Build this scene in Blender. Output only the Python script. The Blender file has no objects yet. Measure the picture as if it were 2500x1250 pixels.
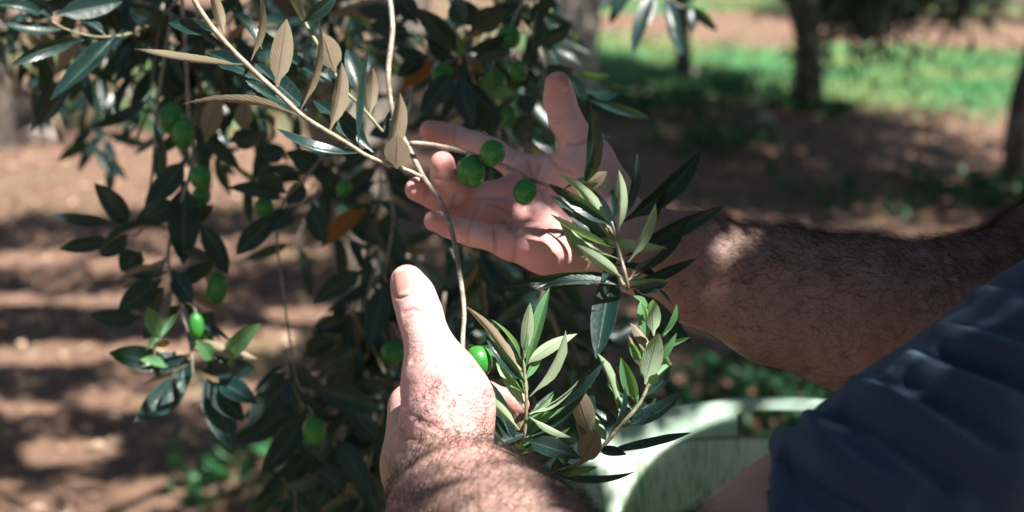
import bpy, math, random
import numpy as np
from mathutils import Vector, Matrix
from mathutils.bvhtree import BVHTree

random.seed(7)
RNG = np.random.default_rng(11)
SC = bpy.context.scene
COL = SC.collection

# ------------------------------------------------------------------ camera
PITCH = math.radians(14.5)
CAM = np.array([0.0, 0.0, 1.5])
FPX = 2500 * 50 / 36.0
cam_d = bpy.data.cameras.new('camera')
cam_d.lens = 50; cam_d.sensor_width = 36
cam_d.clip_start = 0.02; cam_d.clip_end = 600
cam_d.dof.use_dof = True
cam_d.dof.focus_distance = 0.87
cam_d.dof.aperture_fstop = 5.6
cam_d.dof.aperture_blades = 0
cam = bpy.data.objects.new('camera', cam_d)
cam.location = CAM
cam.rotation_euler = (math.pi / 2 - PITCH, 0, 0)
COL.objects.link(cam)
SC.camera = cam

# ------------------------------------------------------------------ light
SUN = np.array([0.46, -0.30, 0.835]); SUN /= np.linalg.norm(SUN)   # towards the sun
world = bpy.data.worlds.new('World'); SC.world = world
world.use_nodes = True
wn = world.node_tree
sky = wn.nodes.new('ShaderNodeTexSky'); sky.sky_type = 'NISHITA'; sky.sun_disc = False
sky.sun_elevation = math.asin(SUN[2])
sky.sun_rotation = math.atan2(SUN[0], SUN[1])
sky.air_density = 1.0; sky.dust_density = 0.6
wn.links.new(sky.outputs[0], wn.nodes['Background'].inputs['Color'])
wn.nodes['Background'].inputs['Strength'].default_value = 0.05
sl = bpy.data.lights.new('sun', 'SUN'); sl.energy = 5.0; sl.angle = math.radians(0.53)
sl.color = (1.0, 0.95, 0.88)
so = bpy.data.objects.new('sun', sl)
so.rotation_euler = Vector(SUN).to_track_quat('Z', 'Y').to_euler()
so.location = (3, -3, 8)
COL.objects.link(so)
SC.view_settings.view_transform = 'Standard'
SC.view_settings.look = 'None'
SC.view_settings.exposure = 1.6
SC.view_settings.gamma = 1.0
SC.cycles.max_bounces = 6
SC.cycles.transparent_max_bounces = 6

# ------------------------------------------------------------------ helpers
CR = np.array([1.0, 0, 0])
CU = np.array([0, math.sin(PITCH), math.cos(PITCH)])
CF = np.array([0, math.cos(PITCH), -math.sin(PITCH)])

def P(px, py, d):
    """world point seen at photo pixel (px, py), d metres along the view axis"""
    return CAM + CR * ((px - 1250) / FPX * d) - CU * ((py - 625) / FPX * d) + CF * d

def ground_at(px, py):
    r = CR * ((px - 1250) / FPX) - CU * ((py - 625) / FPX) + CF
    return CAM + r * (-CAM[2] / r[2])

def nrm(v):
    return v / max(np.linalg.norm(v), 1e-9)

def link(o, parent=None):
    COL.objects.link(o)
    if parent is not None:
        o.parent = parent
    return o

def tag(o, label=None, cat=None, group=None, kind=None):
    if label: o['label'] = label
    if cat: o['category'] = cat
    if group: o['group'] = group
    if kind: o['kind'] = kind
    return o

def empty(name, loc):
    o = bpy.data.objects.new(name, None)
    o.location = loc; o.empty_display_size = 0.1
    return link(o)

def np_mesh(name, V, F, mat=None, smooth=True):
    me = bpy.data.meshes.new(name)
    V = np.asarray(V, np.float32)
    if isinstance(F, np.ndarray):
        n, k = F.shape
        me.vertices.add(len(V)); me.vertices.foreach_set('co', V.ravel())
        me.loops.add(n * k); me.loops.foreach_set('vertex_index', F.astype(np.int32).ravel())
        me.polygons.add(n)
        me.polygons.foreach_set('loop_start', np.arange(0, n * k, k, dtype=np.int32))
        me.polygons.foreach_set('loop_total', np.full(n, k, np.int32))
        me.update(calc_edges=True); me.validate()
    else:
        me.from_pydata([tuple(map(float, v)) for v in V], [], F)
    if smooth:
        me.polygons.foreach_set('use_smooth', [True] * len(me.polygons))
    if mat: me.materials.append(mat)
    me.update()
    return me

def mesh_obj(name, V, F, mat, parent=None, smooth=True):
    """geometry given in world space; stored relative to the parent's origin"""
    o = bpy.data.objects.new(name, np_mesh(name, V, F, mat, smooth))
    link(o, parent)
    if parent is not None:
        o.matrix_parent_inverse = Matrix.Translation(-Vector(root_loc(parent)))
    return o

def root_loc(o):
    v = Vector((0, 0, 0)); 
    while o is not None:
        v = v + o.location if o.parent is None else v
        o = o.parent
    return v

# ------------------------------------------------------------------ materials
def mat_new(name):
    m = bpy.data.materials.new(name); m.use_nodes = True
    return m, m.node_tree, m.node_tree.nodes['Principled BSDF']

def N(t, typ, **kw):
    n = t.nodes.new(typ)
    for k, v in kw.items():
        if k.startswith('i_'):
            n.inputs[int(k[2:]) if k[2:].isdigit() else k[2:].replace('_', ' ')].default_value = v
        else:
            setattr(n, k, v)
    return n

def ramp(t, fac, stops):
    r = t.nodes.new('ShaderNodeValToRGB')
    e = r.color_ramp.elements
    while len(e) < len(stops): e.new(0.5)
    for el, (p, c) in zip(e, stops):
        el.position = p; el.color = (*c, 1) if len(c) == 3 else c
    t.links.new(fac, r.inputs[0])
    return r.outputs[0]

def mixc(t, fac, a, b, mode='MIX'):
    m = t.nodes.new('ShaderNodeMix'); m.data_type = 'RGBA'; m.blend_type = mode
    for sock, v in ((m.inputs[0], fac), (m.inputs[6], a), (m.inputs[7], b)):
        if hasattr(v, 'node'): t.links.new(v, sock)
        else: sock.default_value = v if not isinstance(v, tuple) or len(v) == 4 else (*v, 1)
    return m.outputs[2]

def noise(t, vec, scale, detail=3, rough=0.5, dist=0.0):
    n = N(t, 'ShaderNodeTexNoise'); n.inputs['Scale'].default_value = scale
    n.inputs['Detail'].default_value = detail; n.inputs['Roughness'].default_value = rough
    n.inputs['Distortion'].default_value = dist
    if vec is not None: t.links.new(vec, n.inputs['Vector'])
    return n.outputs['Fac']

def bump(t, h, strength, dist, bsdf, prev=None):
    b = N(t, 'ShaderNodeBump'); b.inputs['Strength'].default_value = strength
    b.inputs['Distance'].default_value = dist
    t.links.new(h, b.inputs['Height'])
    if prev is not None: t.links.new(prev, b.inputs['Normal'])
    if bsdf is not None: t.links.new(b.outputs[0], bsdf.inputs['Normal'])
    return b.outputs[0]

def math_n(t, op, a, b=None):
    m = N(t, 'ShaderNodeMath', operation=op)
    for i, v in enumerate((a, b)):
        if v is None: continue
        if hasattr(v, 'node'): t.links.new(v, m.inputs[i])
        else: m.inputs[i].default_value = v
    return m.outputs[0]

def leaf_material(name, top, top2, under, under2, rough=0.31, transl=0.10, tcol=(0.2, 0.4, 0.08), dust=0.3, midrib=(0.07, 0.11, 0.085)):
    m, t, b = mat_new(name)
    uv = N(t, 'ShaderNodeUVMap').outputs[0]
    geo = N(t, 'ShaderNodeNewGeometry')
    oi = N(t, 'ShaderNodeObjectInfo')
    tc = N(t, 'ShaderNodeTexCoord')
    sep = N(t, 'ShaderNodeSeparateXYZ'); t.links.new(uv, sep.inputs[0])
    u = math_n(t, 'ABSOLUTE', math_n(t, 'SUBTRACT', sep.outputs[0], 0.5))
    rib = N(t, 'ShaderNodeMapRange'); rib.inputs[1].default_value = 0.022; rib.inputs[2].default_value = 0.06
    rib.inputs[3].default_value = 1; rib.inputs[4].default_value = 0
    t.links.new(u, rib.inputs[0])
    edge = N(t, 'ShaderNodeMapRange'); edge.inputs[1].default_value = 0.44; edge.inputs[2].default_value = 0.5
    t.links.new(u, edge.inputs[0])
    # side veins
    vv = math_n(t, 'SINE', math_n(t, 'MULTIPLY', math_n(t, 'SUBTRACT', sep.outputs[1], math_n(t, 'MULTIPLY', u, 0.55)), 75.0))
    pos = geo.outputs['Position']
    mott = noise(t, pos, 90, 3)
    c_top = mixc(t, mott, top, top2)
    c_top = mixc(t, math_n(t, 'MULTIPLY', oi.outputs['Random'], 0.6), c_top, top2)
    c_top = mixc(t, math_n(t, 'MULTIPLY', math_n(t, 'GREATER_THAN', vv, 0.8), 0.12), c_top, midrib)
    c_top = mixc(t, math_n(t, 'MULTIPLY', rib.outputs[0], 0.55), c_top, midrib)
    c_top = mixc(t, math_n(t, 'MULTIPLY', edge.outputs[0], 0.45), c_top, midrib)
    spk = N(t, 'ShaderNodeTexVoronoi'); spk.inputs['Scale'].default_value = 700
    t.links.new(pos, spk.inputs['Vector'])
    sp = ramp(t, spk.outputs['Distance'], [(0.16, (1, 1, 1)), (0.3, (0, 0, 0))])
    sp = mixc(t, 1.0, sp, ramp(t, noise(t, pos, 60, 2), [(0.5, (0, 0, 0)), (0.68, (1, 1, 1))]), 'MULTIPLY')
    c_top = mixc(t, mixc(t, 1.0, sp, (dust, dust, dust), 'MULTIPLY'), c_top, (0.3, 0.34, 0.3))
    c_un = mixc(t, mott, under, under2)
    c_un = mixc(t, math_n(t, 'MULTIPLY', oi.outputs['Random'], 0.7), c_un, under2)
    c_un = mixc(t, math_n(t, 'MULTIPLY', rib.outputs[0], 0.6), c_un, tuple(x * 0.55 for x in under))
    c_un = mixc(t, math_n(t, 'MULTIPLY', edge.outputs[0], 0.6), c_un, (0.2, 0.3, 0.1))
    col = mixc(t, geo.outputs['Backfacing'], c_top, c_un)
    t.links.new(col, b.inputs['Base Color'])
    b.inputs['Specular IOR Level'].default_value = 0.42
    rr = N(t, 'ShaderNodeMapRange'); rr.inputs[3].default_value = rough; rr.inputs[4].default_value = 0.7
    t.links.new(geo.outputs['Backfacing'], rr.inputs[0])
    t.links.new(rr.outputs[0], b.inputs['Roughness'])
    hgt = math_n(t, 'SUBTRACT', mott, math_n(t, 'MULTIPLY', rib.outputs[0], 1.2))
    hgt = math_n(t, 'ADD', hgt, math_n(t, 'MULTIPLY', vv, 0.08))
    bump(t, hgt, 0.35, 0.0012, b)
    tr = N(t, 'ShaderNodeBsdfTranslucent'); tr.inputs[0].default_value = (*tcol, 1)
    mx = N(t, 'ShaderNodeMixShader'); mx.inputs[0].default_value = transl
    t.links.new(b.outputs[0], mx.inputs[1]); t.links.new(tr.outputs[0], mx.inputs[2])
    out = t.nodes['Material Output']; t.links.new(mx.outputs[0], out.inputs[0])
    return m

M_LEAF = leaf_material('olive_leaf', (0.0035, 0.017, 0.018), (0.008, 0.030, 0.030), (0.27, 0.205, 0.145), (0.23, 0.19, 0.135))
M_YOUNG_LIT = leaf_material('young_lit_leaf', (0.06, 0.19, 0.075), (0.09, 0.23, 0.10), (0.36, 0.45, 0.31), (0.31, 0.40, 0.26),
                        rough=0.4, transl=0.3, tcol=(0.3, 0.6, 0.12), dust=0.35, midrib=(0.25, 0.4, 0.2))  # young green, also painted on leaves that look pale because the sun hits them
M_DEAD = leaf_material('dry_leaf', (0.20, 0.09, 0.02), (0.15, 0.07, 0.015), (0.26, 0.15, 0.05), (0.2, 0.11, 0.04),
                       rough=0.6, transl=0.3, tcol=(0.6, 0.25, 0.03), dust=0.1, midrib=(0.35, 0.2, 0.06))

def mass_leaf_material(name, top, under):
    m, t, b = mat_new(name)
    geo = N(t, 'ShaderNodeNewGeometry')
    n1 = noise(t, geo.outputs['Position'], 3.0, 2)
    c = mixc(t, n1, top, tuple(min(1, x * 1.7) for x in top))
    c = mixc(t, geo.outputs['Backfacing'], c, under)
    t.links.new(c, b.inputs['Base Color']); b.inputs['Roughness'].default_value = 0.45
    tr = N(t, 'ShaderNodeBsdfTranslucent'); tr.inputs[0].default_value = (0.14, 0.26, 0.06, 1)
    mx = N(t, 'ShaderNodeMixShader'); mx.inputs[0].default_value = 0.08
    t.links.new(b.outputs[0], mx.inputs[1]); t.links.new(tr.outputs[0], mx.inputs[2])
    t.links.new(mx.outputs[0], t.nodes['Material Output'].inputs[0])
    return m
M_CROWN = mass_leaf_material('crown_leaf', (0.008, 0.026, 0.022), (0.10, 0.15, 0.12))

def bark_material(name, c1, c2, c3, scale=1.0):
    m, t, b = mat_new(name)
    tc = N(t, 'ShaderNodeTexCoord')
    mp = N(t, 'ShaderNodeMapping'); mp.inputs['Scale'].default_value = (scale * 26, scale * 26, scale * 7)
    t.links.new(tc.outputs['Object'], mp.inputs[0])
    n1 = noise(t, mp.outputs[0], 1.0, 6, 0.65, 0.6)
    n2 = noise(t, tc.outputs['Object'], 6 * scale, 3)
    c = ramp(t, n1, [(0.3, c1), (0.52, c2), (0.75, c3)])
    c = mixc(t, ramp(t, n2, [(0.5, (0, 0, 0)), (0.62, (1, 1, 1))]), c, c3)
    t.links.new(c, b.inputs['Base Color']); b.inputs['Roughness'].default_value = 0.85
    bump(t, n1, 0.9, 0.02 / scale, b)
    return m
M_BARK = bark_material('olive_bark', (0.03, 0.024, 0.02), (0.075, 0.06, 0.05), (0.17, 0.145, 0.12))
M_LITBARK = bark_material('sunlit_olive_bark', (0.18, 0.15, 0.12), (0.42, 0.36, 0.30), (0.60, 0.53, 0.46))  # bark lightened so the trunk's sunlit look is part of its colour

def twig_material(name, c1, c2, c3):
    m, t, b = mat_new(name)
    geo = N(t, 'ShaderNodeNewGeometry')
    n1 = noise(t, geo.outputs['Position'], 120, 4, 0.6)
    n2 = noise(t, geo.outputs['Position'], 420, 3, 0.6)
    c = ramp(t, n1, [(0.35, c1), (0.55, c2), (0.68, c3)])
    c = mixc(t, ramp(t, n2, [(0.62, (0, 0, 0)), (0.7, (1, 1, 1))]), c, tuple(x * 0.35 for x in c1))
    t.links.new(c, b.inputs['Base Color']); b.inputs['Roughness'].default_value = 0.62
    bump(t, n1, 0.6, 0.002, b)
    return m
M_TWIG = twig_material('grey_twig', (0.16, 0.13, 0.10), (0.27, 0.24, 0.20), (0.37, 0.35, 0.31))
M_GREENTWIG = twig_material('green_twig', (0.15, 0.14, 0.075), (0.23, 0.215, 0.13), (0.31, 0.30, 0.21))
M_PALETWIG = twig_material('pale_twig', (0.19, 0.165, 0.115), (0.31, 0.275, 0.205), (0.40, 0.36, 0.29))

def olive_material():
    m, t, b = mat_new('olive_skin')
    geo = N(t, 'ShaderNodeNewGeometry'); oi = N(t, 'ShaderNodeObjectInfo')
    v = N(t, 'ShaderNodeTexVoronoi'); v.inputs['Scale'].default_value = 420
    t.links.new(geo.outputs['Position'], v.inputs['Vector'])
    c = mixc(t, noise(t, geo.outputs['Position'], 90, 3), (0.022, 0.18, 0.024), (0.036, 0.23, 0.034))
    c = mixc(t, math_n(t, 'MULTIPLY', oi.outputs['Random'], 0.4), c, (0.03, 0.19, 0.03))
    c = mixc(t, mixc(t, 1.0, ramp(t, noise(t, geo.outputs['Position'], 140, 4, 0.65), [(0.52, (0, 0, 0)), (0.75, (1, 1, 1))]), (0.14, 0.14, 0.14), 'MULTIPLY'), c, (0.10, 0.20, 0.09))
    sp = ramp(t, v.outputs['Distance'], [(0.12, (1, 1, 1)), (0.24, (0, 0, 0))])
    c = mixc(t, mixc(t, 1.0, sp, (0.6, 0.6, 0.6), 'MULTIPLY'), c, (0.22, 0.42, 0.16))
    t.links.new(c, b.inputs['Base Color'])
    b.inputs['Roughness'].default_value = 0.34
    b.inputs['Subsurface Weight'].default_value = 0.12
    b.inputs['Subsurface Radius'].default_value = (0.3, 1.0, 0.2)
    b.inputs['Subsurface Scale'].default_value = 0.003
    bump(t, noise(t, geo.outputs['Position'], 260, 2), 0.08, 0.0004, b)
    return m
M_OLIVE = olive_material()

def skin_material():
    m, t, b = mat_new('skin')
    geo = N(t, 'ShaderNodeNewGeometry'); pos = geo.outputs['Position']
    at = N(t, 'ShaderNodeAttribute', attribute_name='skin')        # R palm tone plus painted sunlight on the near thumb, G redness, B crease
    sp = N(t, 'ShaderNodeSeparateColor'); t.links.new(at.outputs['Color'], sp.inputs[0])
    n1 = noise(t, pos, 55, 4, 0.6)
    n2 = noise(t, pos, 18, 3, 0.6)
    back = mixc(t, n1, (0.33, 0.195, 0.16), (0.44, 0.28, 0.235))
    palm = mixc(t, ramp(t, n1, [(0.2, (0, 0, 0)), (0.8, (1, 1, 1))]), (0.71, 0.40, 0.395), (0.80, 0.53, 0.51))
    c = mixc(t, sp.outputs[0], back, palm)
    c = mixc(t, math_n(t, 'MULTIPLY', sp.outputs[1], 0.75), c, (0.52, 0.16, 0.125))
    c = mixc(t, math_n(t, 'MULTIPLY', ramp(t, n2, [(0.5, (0, 0, 0)), (0.7, (1, 1, 1))]), 0.35), c, (0.45, 0.2, 0.15))
    c = mixc(t, math_n(t, 'MULTIPLY', sp.outputs[2], 0.42), c, (0.32, 0.10, 0.085))
    t.links.new(c, b.inputs['Base Color'])
    b.inputs['Roughness'].default_value = 0.48
    b.inputs['Specular IOR Level'].default_value = 0.45
    b.inputs['Subsurface Weight'].default_value = 0.22
    b.inputs['Subsurface Radius'].default_value = (1.0, 0.36, 0.18)
    b.inputs['Subsurface Scale'].default_value = 0.0045
    v = N(t, 'ShaderNodeTexVoronoi'); v.inputs['Scale'].default_value = 900; v.feature = 'DISTANCE_TO_EDGE'
    nd = N(t, 'ShaderNodeTexNoise'); nd.inputs['Scale'].default_value = 200; t.links.new(pos, nd.inputs['Vector'])
    vm = N(t, 'ShaderNodeVectorMath', operation='MULTIPLY_ADD'); vm.inputs[1].default_value = (0.004, 0.004, 0.004)
    t.links.new(nd.outputs['Color'], vm.inputs[0]); t.links.new(pos, vm.inputs[2])
    t.links.new(vm.outputs[0], v.inputs['Vector'])
    cell = ramp(t, v.outputs['Distance'], [(0.0, (0, 0, 0)), (0.2, (1, 1, 1))])
    p = bump(t, cell, 0.28, 0.00045, None)
    p = bump(t, noise(t, pos, 330, 4, 0.6), 0.4, 0.0012, None, p)
    bump(t, n1, 0.15, 0.004, b, p)
    return m
M_SKIN = skin_material()

m, t, b = mat_new('nail'); M_NAIL = m
geo = N(t, 'ShaderNodeNewGeometry')
at = N(t, 'ShaderNodeAttribute', attribute_name='skin')
sp = N(t, 'ShaderNodeSeparateColor'); t.links.new(at.outputs['Color'], sp.inputs[0])
c = mixc(t, sp.outputs[0], (0.50, 0.235, 0.205), (0.74, 0.62, 0.56))
t.links.new(c, b.inputs['Base Color']); b.inputs['Roughness'].default_value = 0.28
b.inputs['Subsurface Weight'].default_value = 0.1; b.inputs['Subsurface Scale'].default_value = 0.002
bump(t, noise(t, geo.outputs['Position'], 300, 2), 0.1, 0.0006, b)

m, t, b = mat_new('arm_hair'); M_HAIR = m
b.inputs['Base Color'].default_value = (0.022, 0.013, 0.009, 1)
b.inputs['Roughness'].default_value = 0.32
m, t, b = mat_new('head_hair'); M_HEADHAIR = m
b.inputs['Base Color'].default_value = (0.02, 0.014, 0.01, 1); b.inputs['Roughness'].default_value = 0.6

def cloth_material(name, c1, c2, rib=3200):
    m, t, b = mat_new(name)
    geo = N(t, 'ShaderNodeNewGeometry'); pos = geo.outputs['Position']
    n1 = noise(t, pos, 700, 2, 0.7); n2 = noise(t, pos, 22, 3)
    mp = N(t, 'ShaderNodeMapping'); mp.inputs['Rotation'].default_value = (0.3, 0.7, 0.5)
    t.links.new(pos, mp.inputs[0])
    w1 = N(t, 'ShaderNodeTexWave'); w1.inputs['Scale'].default_value = rib / 10; w1.inputs['Distortion'].default_value = 1.2
    w1.inputs['Detail'].default_value = 2
    t.links.new(mp.outputs[0], w1.inputs['Vector'])
    c = mixc(t, n1, c1, c2); c = mixc(t, math_n(t, 'MULTIPLY', n2, 0.5), c, c2)
    c = mixc(t, math_n(t, 'MULTIPLY', w1.outputs['Fac'], 0.25), c, c1)
    t.links.new(c, b.inputs['Base Color']); b.inputs['Roughness'].default_value = 0.95
    b.inputs['Specular IOR Level'].default_value = 0.15
    b.inputs['Sheen Weight'].default_value = 0.35; b.inputs['Sheen Roughness'].default_value = 0.45
    b.inputs['Sheen Tint'].default_value = (0.45, 0.66, 0.85, 1)
    p = bump(t, w1.outputs['Fac'], 0.45, 0.0012, None)
    bump(t, n1, 0.5, 0.0015, b, p)
    return m
M_SHIRT = cloth_material('navy_jersey', (0.016, 0.029, 0.054), (0.043, 0.070, 0.118))
M_TROUSER = cloth_material('denim', (0.03, 0.035, 0.045), (0.05, 0.055, 0.07))

def bucket_material():
    m, t, b = mat_new('pale_green_plastic')
    tc = N(t, 'ShaderNodeTexCoord'); geo = N(t, 'ShaderNodeNewGeometry')
    at = N(t, 'ShaderNodeAttribute', attribute_name='part')        # R 1 below the rim crease
    sp = N(t, 'ShaderNodeSeparateColor'); t.links.new(at.outputs['Color'], sp.inputs[0])
    uv = N(t, 'ShaderNodeUVMap').outputs[0]
    def streak(rot, sx, sy, scale, lo, hi):
        mp = N(t, 'ShaderNodeMapping'); mp.inputs['Rotation'].default_value = (0, 0, rot)
        mp.inputs['Scale'].default_value = (sx, sy, 1)
        t.links.new(uv, mp.inputs[0])
        n = noise(t, mp.outputs[0], scale, 5, 0.62, 1.3)
        return ramp(t, math_n(t, 'ABSOLUTE', math_n(t, 'SUBTRACT', n, 0.5)), [(lo, (1, 1, 1)), (hi, (0, 0, 0))])
    s1 = streak(0.5, 22, 3.5, 1.0, 0.0, 0.075)
    s2 = streak(-0.6, 26, 4, 1.0, 0.0, 0.065)
    s3 = streak(0.05, 26, 7, 1.0, 0.0, 0.035)
    cloud = noise(t, uv, 9, 4, 0.6)
    dirt = noise(t, uv, 16, 6, 0.7)
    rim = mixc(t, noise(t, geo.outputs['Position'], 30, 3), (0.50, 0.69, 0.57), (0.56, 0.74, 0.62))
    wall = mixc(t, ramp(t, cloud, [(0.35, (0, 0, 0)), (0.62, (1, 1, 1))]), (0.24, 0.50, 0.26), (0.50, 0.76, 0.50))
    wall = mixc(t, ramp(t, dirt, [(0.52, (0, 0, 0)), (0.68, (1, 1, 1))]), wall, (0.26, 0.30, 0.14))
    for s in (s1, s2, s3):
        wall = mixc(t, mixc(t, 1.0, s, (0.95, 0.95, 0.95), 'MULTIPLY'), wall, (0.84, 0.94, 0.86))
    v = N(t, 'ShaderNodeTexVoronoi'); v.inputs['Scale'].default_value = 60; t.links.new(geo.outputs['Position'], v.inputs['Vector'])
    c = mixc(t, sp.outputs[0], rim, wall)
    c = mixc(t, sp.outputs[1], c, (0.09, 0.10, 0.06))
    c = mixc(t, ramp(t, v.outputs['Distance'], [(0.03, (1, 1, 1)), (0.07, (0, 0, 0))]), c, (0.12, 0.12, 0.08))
    t.links.new(c, b.inputs['Base Color']); b.inputs['Roughness'].default_value = 0.38
    tr = N(t, 'ShaderNodeBsdfTranslucent'); t.links.new(c, tr.inputs[0])
    mx = N(t, 'ShaderNodeMixShader'); mx.inputs[0].default_value = 0.42
    t.links.new(b.outputs[0], mx.inputs[1]); t.links.new(tr.outputs[0], mx.inputs[2])
    t.links.new(mx.outputs[0], t.nodes['Material Output'].inputs[0])
    return m
M_BUCKET = bucket_material()

m, t, b = mat_new('weathered_wood'); M_WOOD = m
tc = N(t, 'ShaderNodeTexCoord')
mp = N(t, 'ShaderNodeMapping'); mp.inputs['Scale'].default_value = (40, 40, 4); t.links.new(tc.outputs['Object'], mp.inputs[0])
n1 = noise(t, mp.outputs[0], 1, 4)
t.links.new(mixc(t, n1, (0.15, 0.1, 0.06), (0.32, 0.24, 0.16)), b.inputs['Base Color']); b.inputs['Roughness'].default_value = 0.8

def ground_material():
    m, t, b = mat_new('orchard_soil')
    tc = N(t, 'ShaderNodeTexCoord'); pos = tc.outputs['Object']
    n1 = noise(t, pos, 1.3, 5, 0.62); n2 = noise(t, pos, 14, 6, 0.7); n3 = noise(t, pos, 60, 4, 0.7)
    c = ramp(t, n1, [(0.3, (0.19, 0.102, 0.066)), (0.5, (0.25, 0.142, 0.096)), (0.7, (0.31, 0.19, 0.132))])
    c = mixc(t, ramp(t, n2, [(0.42, (0, 0, 0)), (0.62, (1, 1, 1))]), c, (0.16, 0.092, 0.06))
    c = mixc(t, ramp(t, n3, [(0.55, (0, 0, 0)), (0.7, (1, 1, 1))]), c, (0.34, 0.25, 0.19))
    g = noise(t, pos, 0.9, 4, 0.6, 0.5)
    c = mixc(t, math_n(t, 'MULTIPLY', ramp(t, g, [(0.56, (0, 0, 0)), (0.66, (1, 1, 1))]), 0.5), c, (0.16, 0.17, 0.06))
    t.links.new(c, b.inputs['Base Color']); b.inputs['Roughness'].default_value = 0.95
    b.inputs['Specular IOR Level'].default_value = 0.42
    p = bump(t, n2, 0.8, 0.06, None)
    bump(t, n3, 0.8, 0.015, b, p)
    return m
M_SOIL = ground_material()

def simple_var(name, c1, c2, scale, rough=0.8, transl=0):
    m, t, b = mat_new(name)
    geo = N(t, 'ShaderNodeNewGeometry')
    n = noise(t, geo.outputs['Position'], scale, 3)
    c = mixc(t, ramp(t, n, [(0.35, (0, 0, 0)), (0.65, (1, 1, 1))]), c1, c2)
    t.links.new(c, b.inputs['Base Color']); b.inputs['Roughness'].default_value = rough
    if transl:
        tr = N(t, 'ShaderNodeBsdfTranslucent'); t.links.new(c, tr.inputs[0])
        mx = N(t, 'ShaderNodeMixShader'); mx.inputs[0].default_value = transl
        t.links.new(b.outputs[0], mx.inputs[1]); t.links.new(tr.outputs[0], mx.inputs[2])
        t.links.new(mx.outputs[0], t.nodes['Material Output'].inputs[0])
    return m
M_GRASS = simple_var('grass_blade', (0.11, 0.42, 0.18), (0.36, 0.44, 0.18), 0.8, 0.6, 0.3)
M_WEED = simple_var('weed_leaf', (0.015, 0.09, 0.03), (0.04, 0.15, 0.045), 8, 0.5, 0.25)
M_LITTER = simple_var('dry_litter', (0.20, 0.12, 0.07), (0.45, 0.33, 0.24), 25, 0.85)
M_STONE = simple_var('limestone', (0.34, 0.28, 0.24), (0.50, 0.43, 0.38), 12, 0.9)

# ------------------------------------------------------------------ ground
def ground_h(x, y):
    s = np.sin
    h = 0.02 * (s(1.7 * x + 0.6 * y) + s(0.9 * y - 1.1 * x + 1.0)) + 0.012 * s(5.1 * x + 2.3 * y) * s(4.3 * y - 1.9 * x)
    return h - 0.03

def make_ground():
    u = np.linspace(-1, 1, 281)
    xs = 9 * u + 291 * u ** 7
    ys = 7 + 9 * u + 291 * u ** 7
    X, Y = np.meshgrid(xs, ys, indexing='ij')
    Z = ground_h(X, Y) + RNG.normal(0, 0.006, X.shape) * (np.abs(X) < 12)
    V = np.stack([X, Y, Z], -1).reshape(-1, 3)
    n = len(u); i = np.arange(n * n).reshape(n, n)
    F = np.stack([i[:-1, :-1], i[1:, :-1], i[1:, 1:], i[:-1, 1:]], -1).reshape(-1, 4)
    o = mesh_obj('ground', V, F, M_SOIL)
    tag(o, kind='structure')
make_ground()

# ------------------------------------------------------------------ tubes
def catmull(pts, sub=6):
    pts = np.asarray(pts, float)
    if len(pts) < 3:
        tt = np.linspace(0, 1, sub + 1)[:, None]
        return pts[0] * (1 - tt) + pts[-1] * tt
    p = np.vstack([2 * pts[0] - pts[1], pts, 2 * pts[-1] - pts[-2]])
    out = []
    for i in range(1, len(p) - 2):
        for s in np.linspace(0, 1, sub, endpoint=False):
            a, b_, c, d = p[i - 1], p[i], p[i + 1], p[i + 2]
            out.append(0.5 * ((2 * b_) + (c - a) * s + (2 * a - 5 * b_ + 4 * c - d) * s * s + (3 * b_ - a - 3 * c + d) * s ** 3))
    out.append(pts[-1])
    return np.array(out)

class MB:
    def __init__(self): self.V = []; self.F = []; self.n = 0
    def add(self, V, F):
        self.V.append(np.asarray(V, float)); self.F += [tuple(i + self.n for i in f) for f in F]; self.n += len(V)
    def tube(self, pts, rad, seg=8, jitter=0.0, rng=RNG, flat=1.0):
        pts = np.asarray(pts, float); rad = np.asarray(rad, float)
        n = len(pts); V = []; F = []
        tang = np.gradient(pts, axis=0)
        up = np.array([0.3, 0.2, 1.0]); prev = None
        for i in range(n):
            T = nrm(tang[i])
            if prev is None:
                X = np.cross(up, T)
                if np.linalg.norm(X) < 0.1: X = np.cross([1, 0, 0], T)
                X = nrm(X)
            else:
                X = nrm(prev - T * np.dot(prev, T))
            prev = X; Y = np.cross(T, X)
            for k in range(seg):
                a = 2 * math.pi * k / seg
                r = rad[i] * (1 + (rng.normal(0, jitter) if jitter else 0))
                V.append(pts[i] + X * math.cos(a) * r + Y * math.sin(a) * r * flat)
        for i in range(n - 1):
            for k in range(seg):
                F.append((i * seg + k, i * seg + (k + 1) % seg, (i + 1) * seg + (k + 1) % seg, (i + 1) * seg + k))
        F.append(tuple(range(seg - 1, -1, -1)))
        F.append(tuple((n - 1) * seg + k for k in range(seg)))
        self.add(V, F)
    def build(self, name, mat, parent=None, smooth=True):
        return mesh_obj(name, np.vstack(self.V), self.F, mat, parent, smooth)

def leaf_quads(B, D, Nn, L, W, bend=0.15):
    """many leaves as folded 2-triangle blades: base B, direction D, normal Nn"""
    S = np.cross(D, Nn)
    mid = B + D * (L * 0.45)[:, None] - Nn * (L * bend * 0.5)[:, None] * 0
    v0 = B; v1 = mid + S * (W * 0.5)[:, None] + Nn * (W * 0.18)[:, None]
    v2 = B + D * L[:, None] - Nn * (L * bend)[:, None]
    v3 = mid - S * (W * 0.5)[:, None] + Nn * (W * 0.18)[:, None]
    n = len(B)
    V = np.stack([v0, v1, v2, v3], 1).reshape(-1, 3)
    i = np.arange(n)[:, None] * 4
    F = np.concatenate([i + [[0, 1, 2]], i + [[0, 2, 3]]])
    return V, F

def unit_rand(n):
    v = RNG.normal(size=(n, 3)); return v / np.linalg.norm(v, axis=1, keepdims=True)

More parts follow.
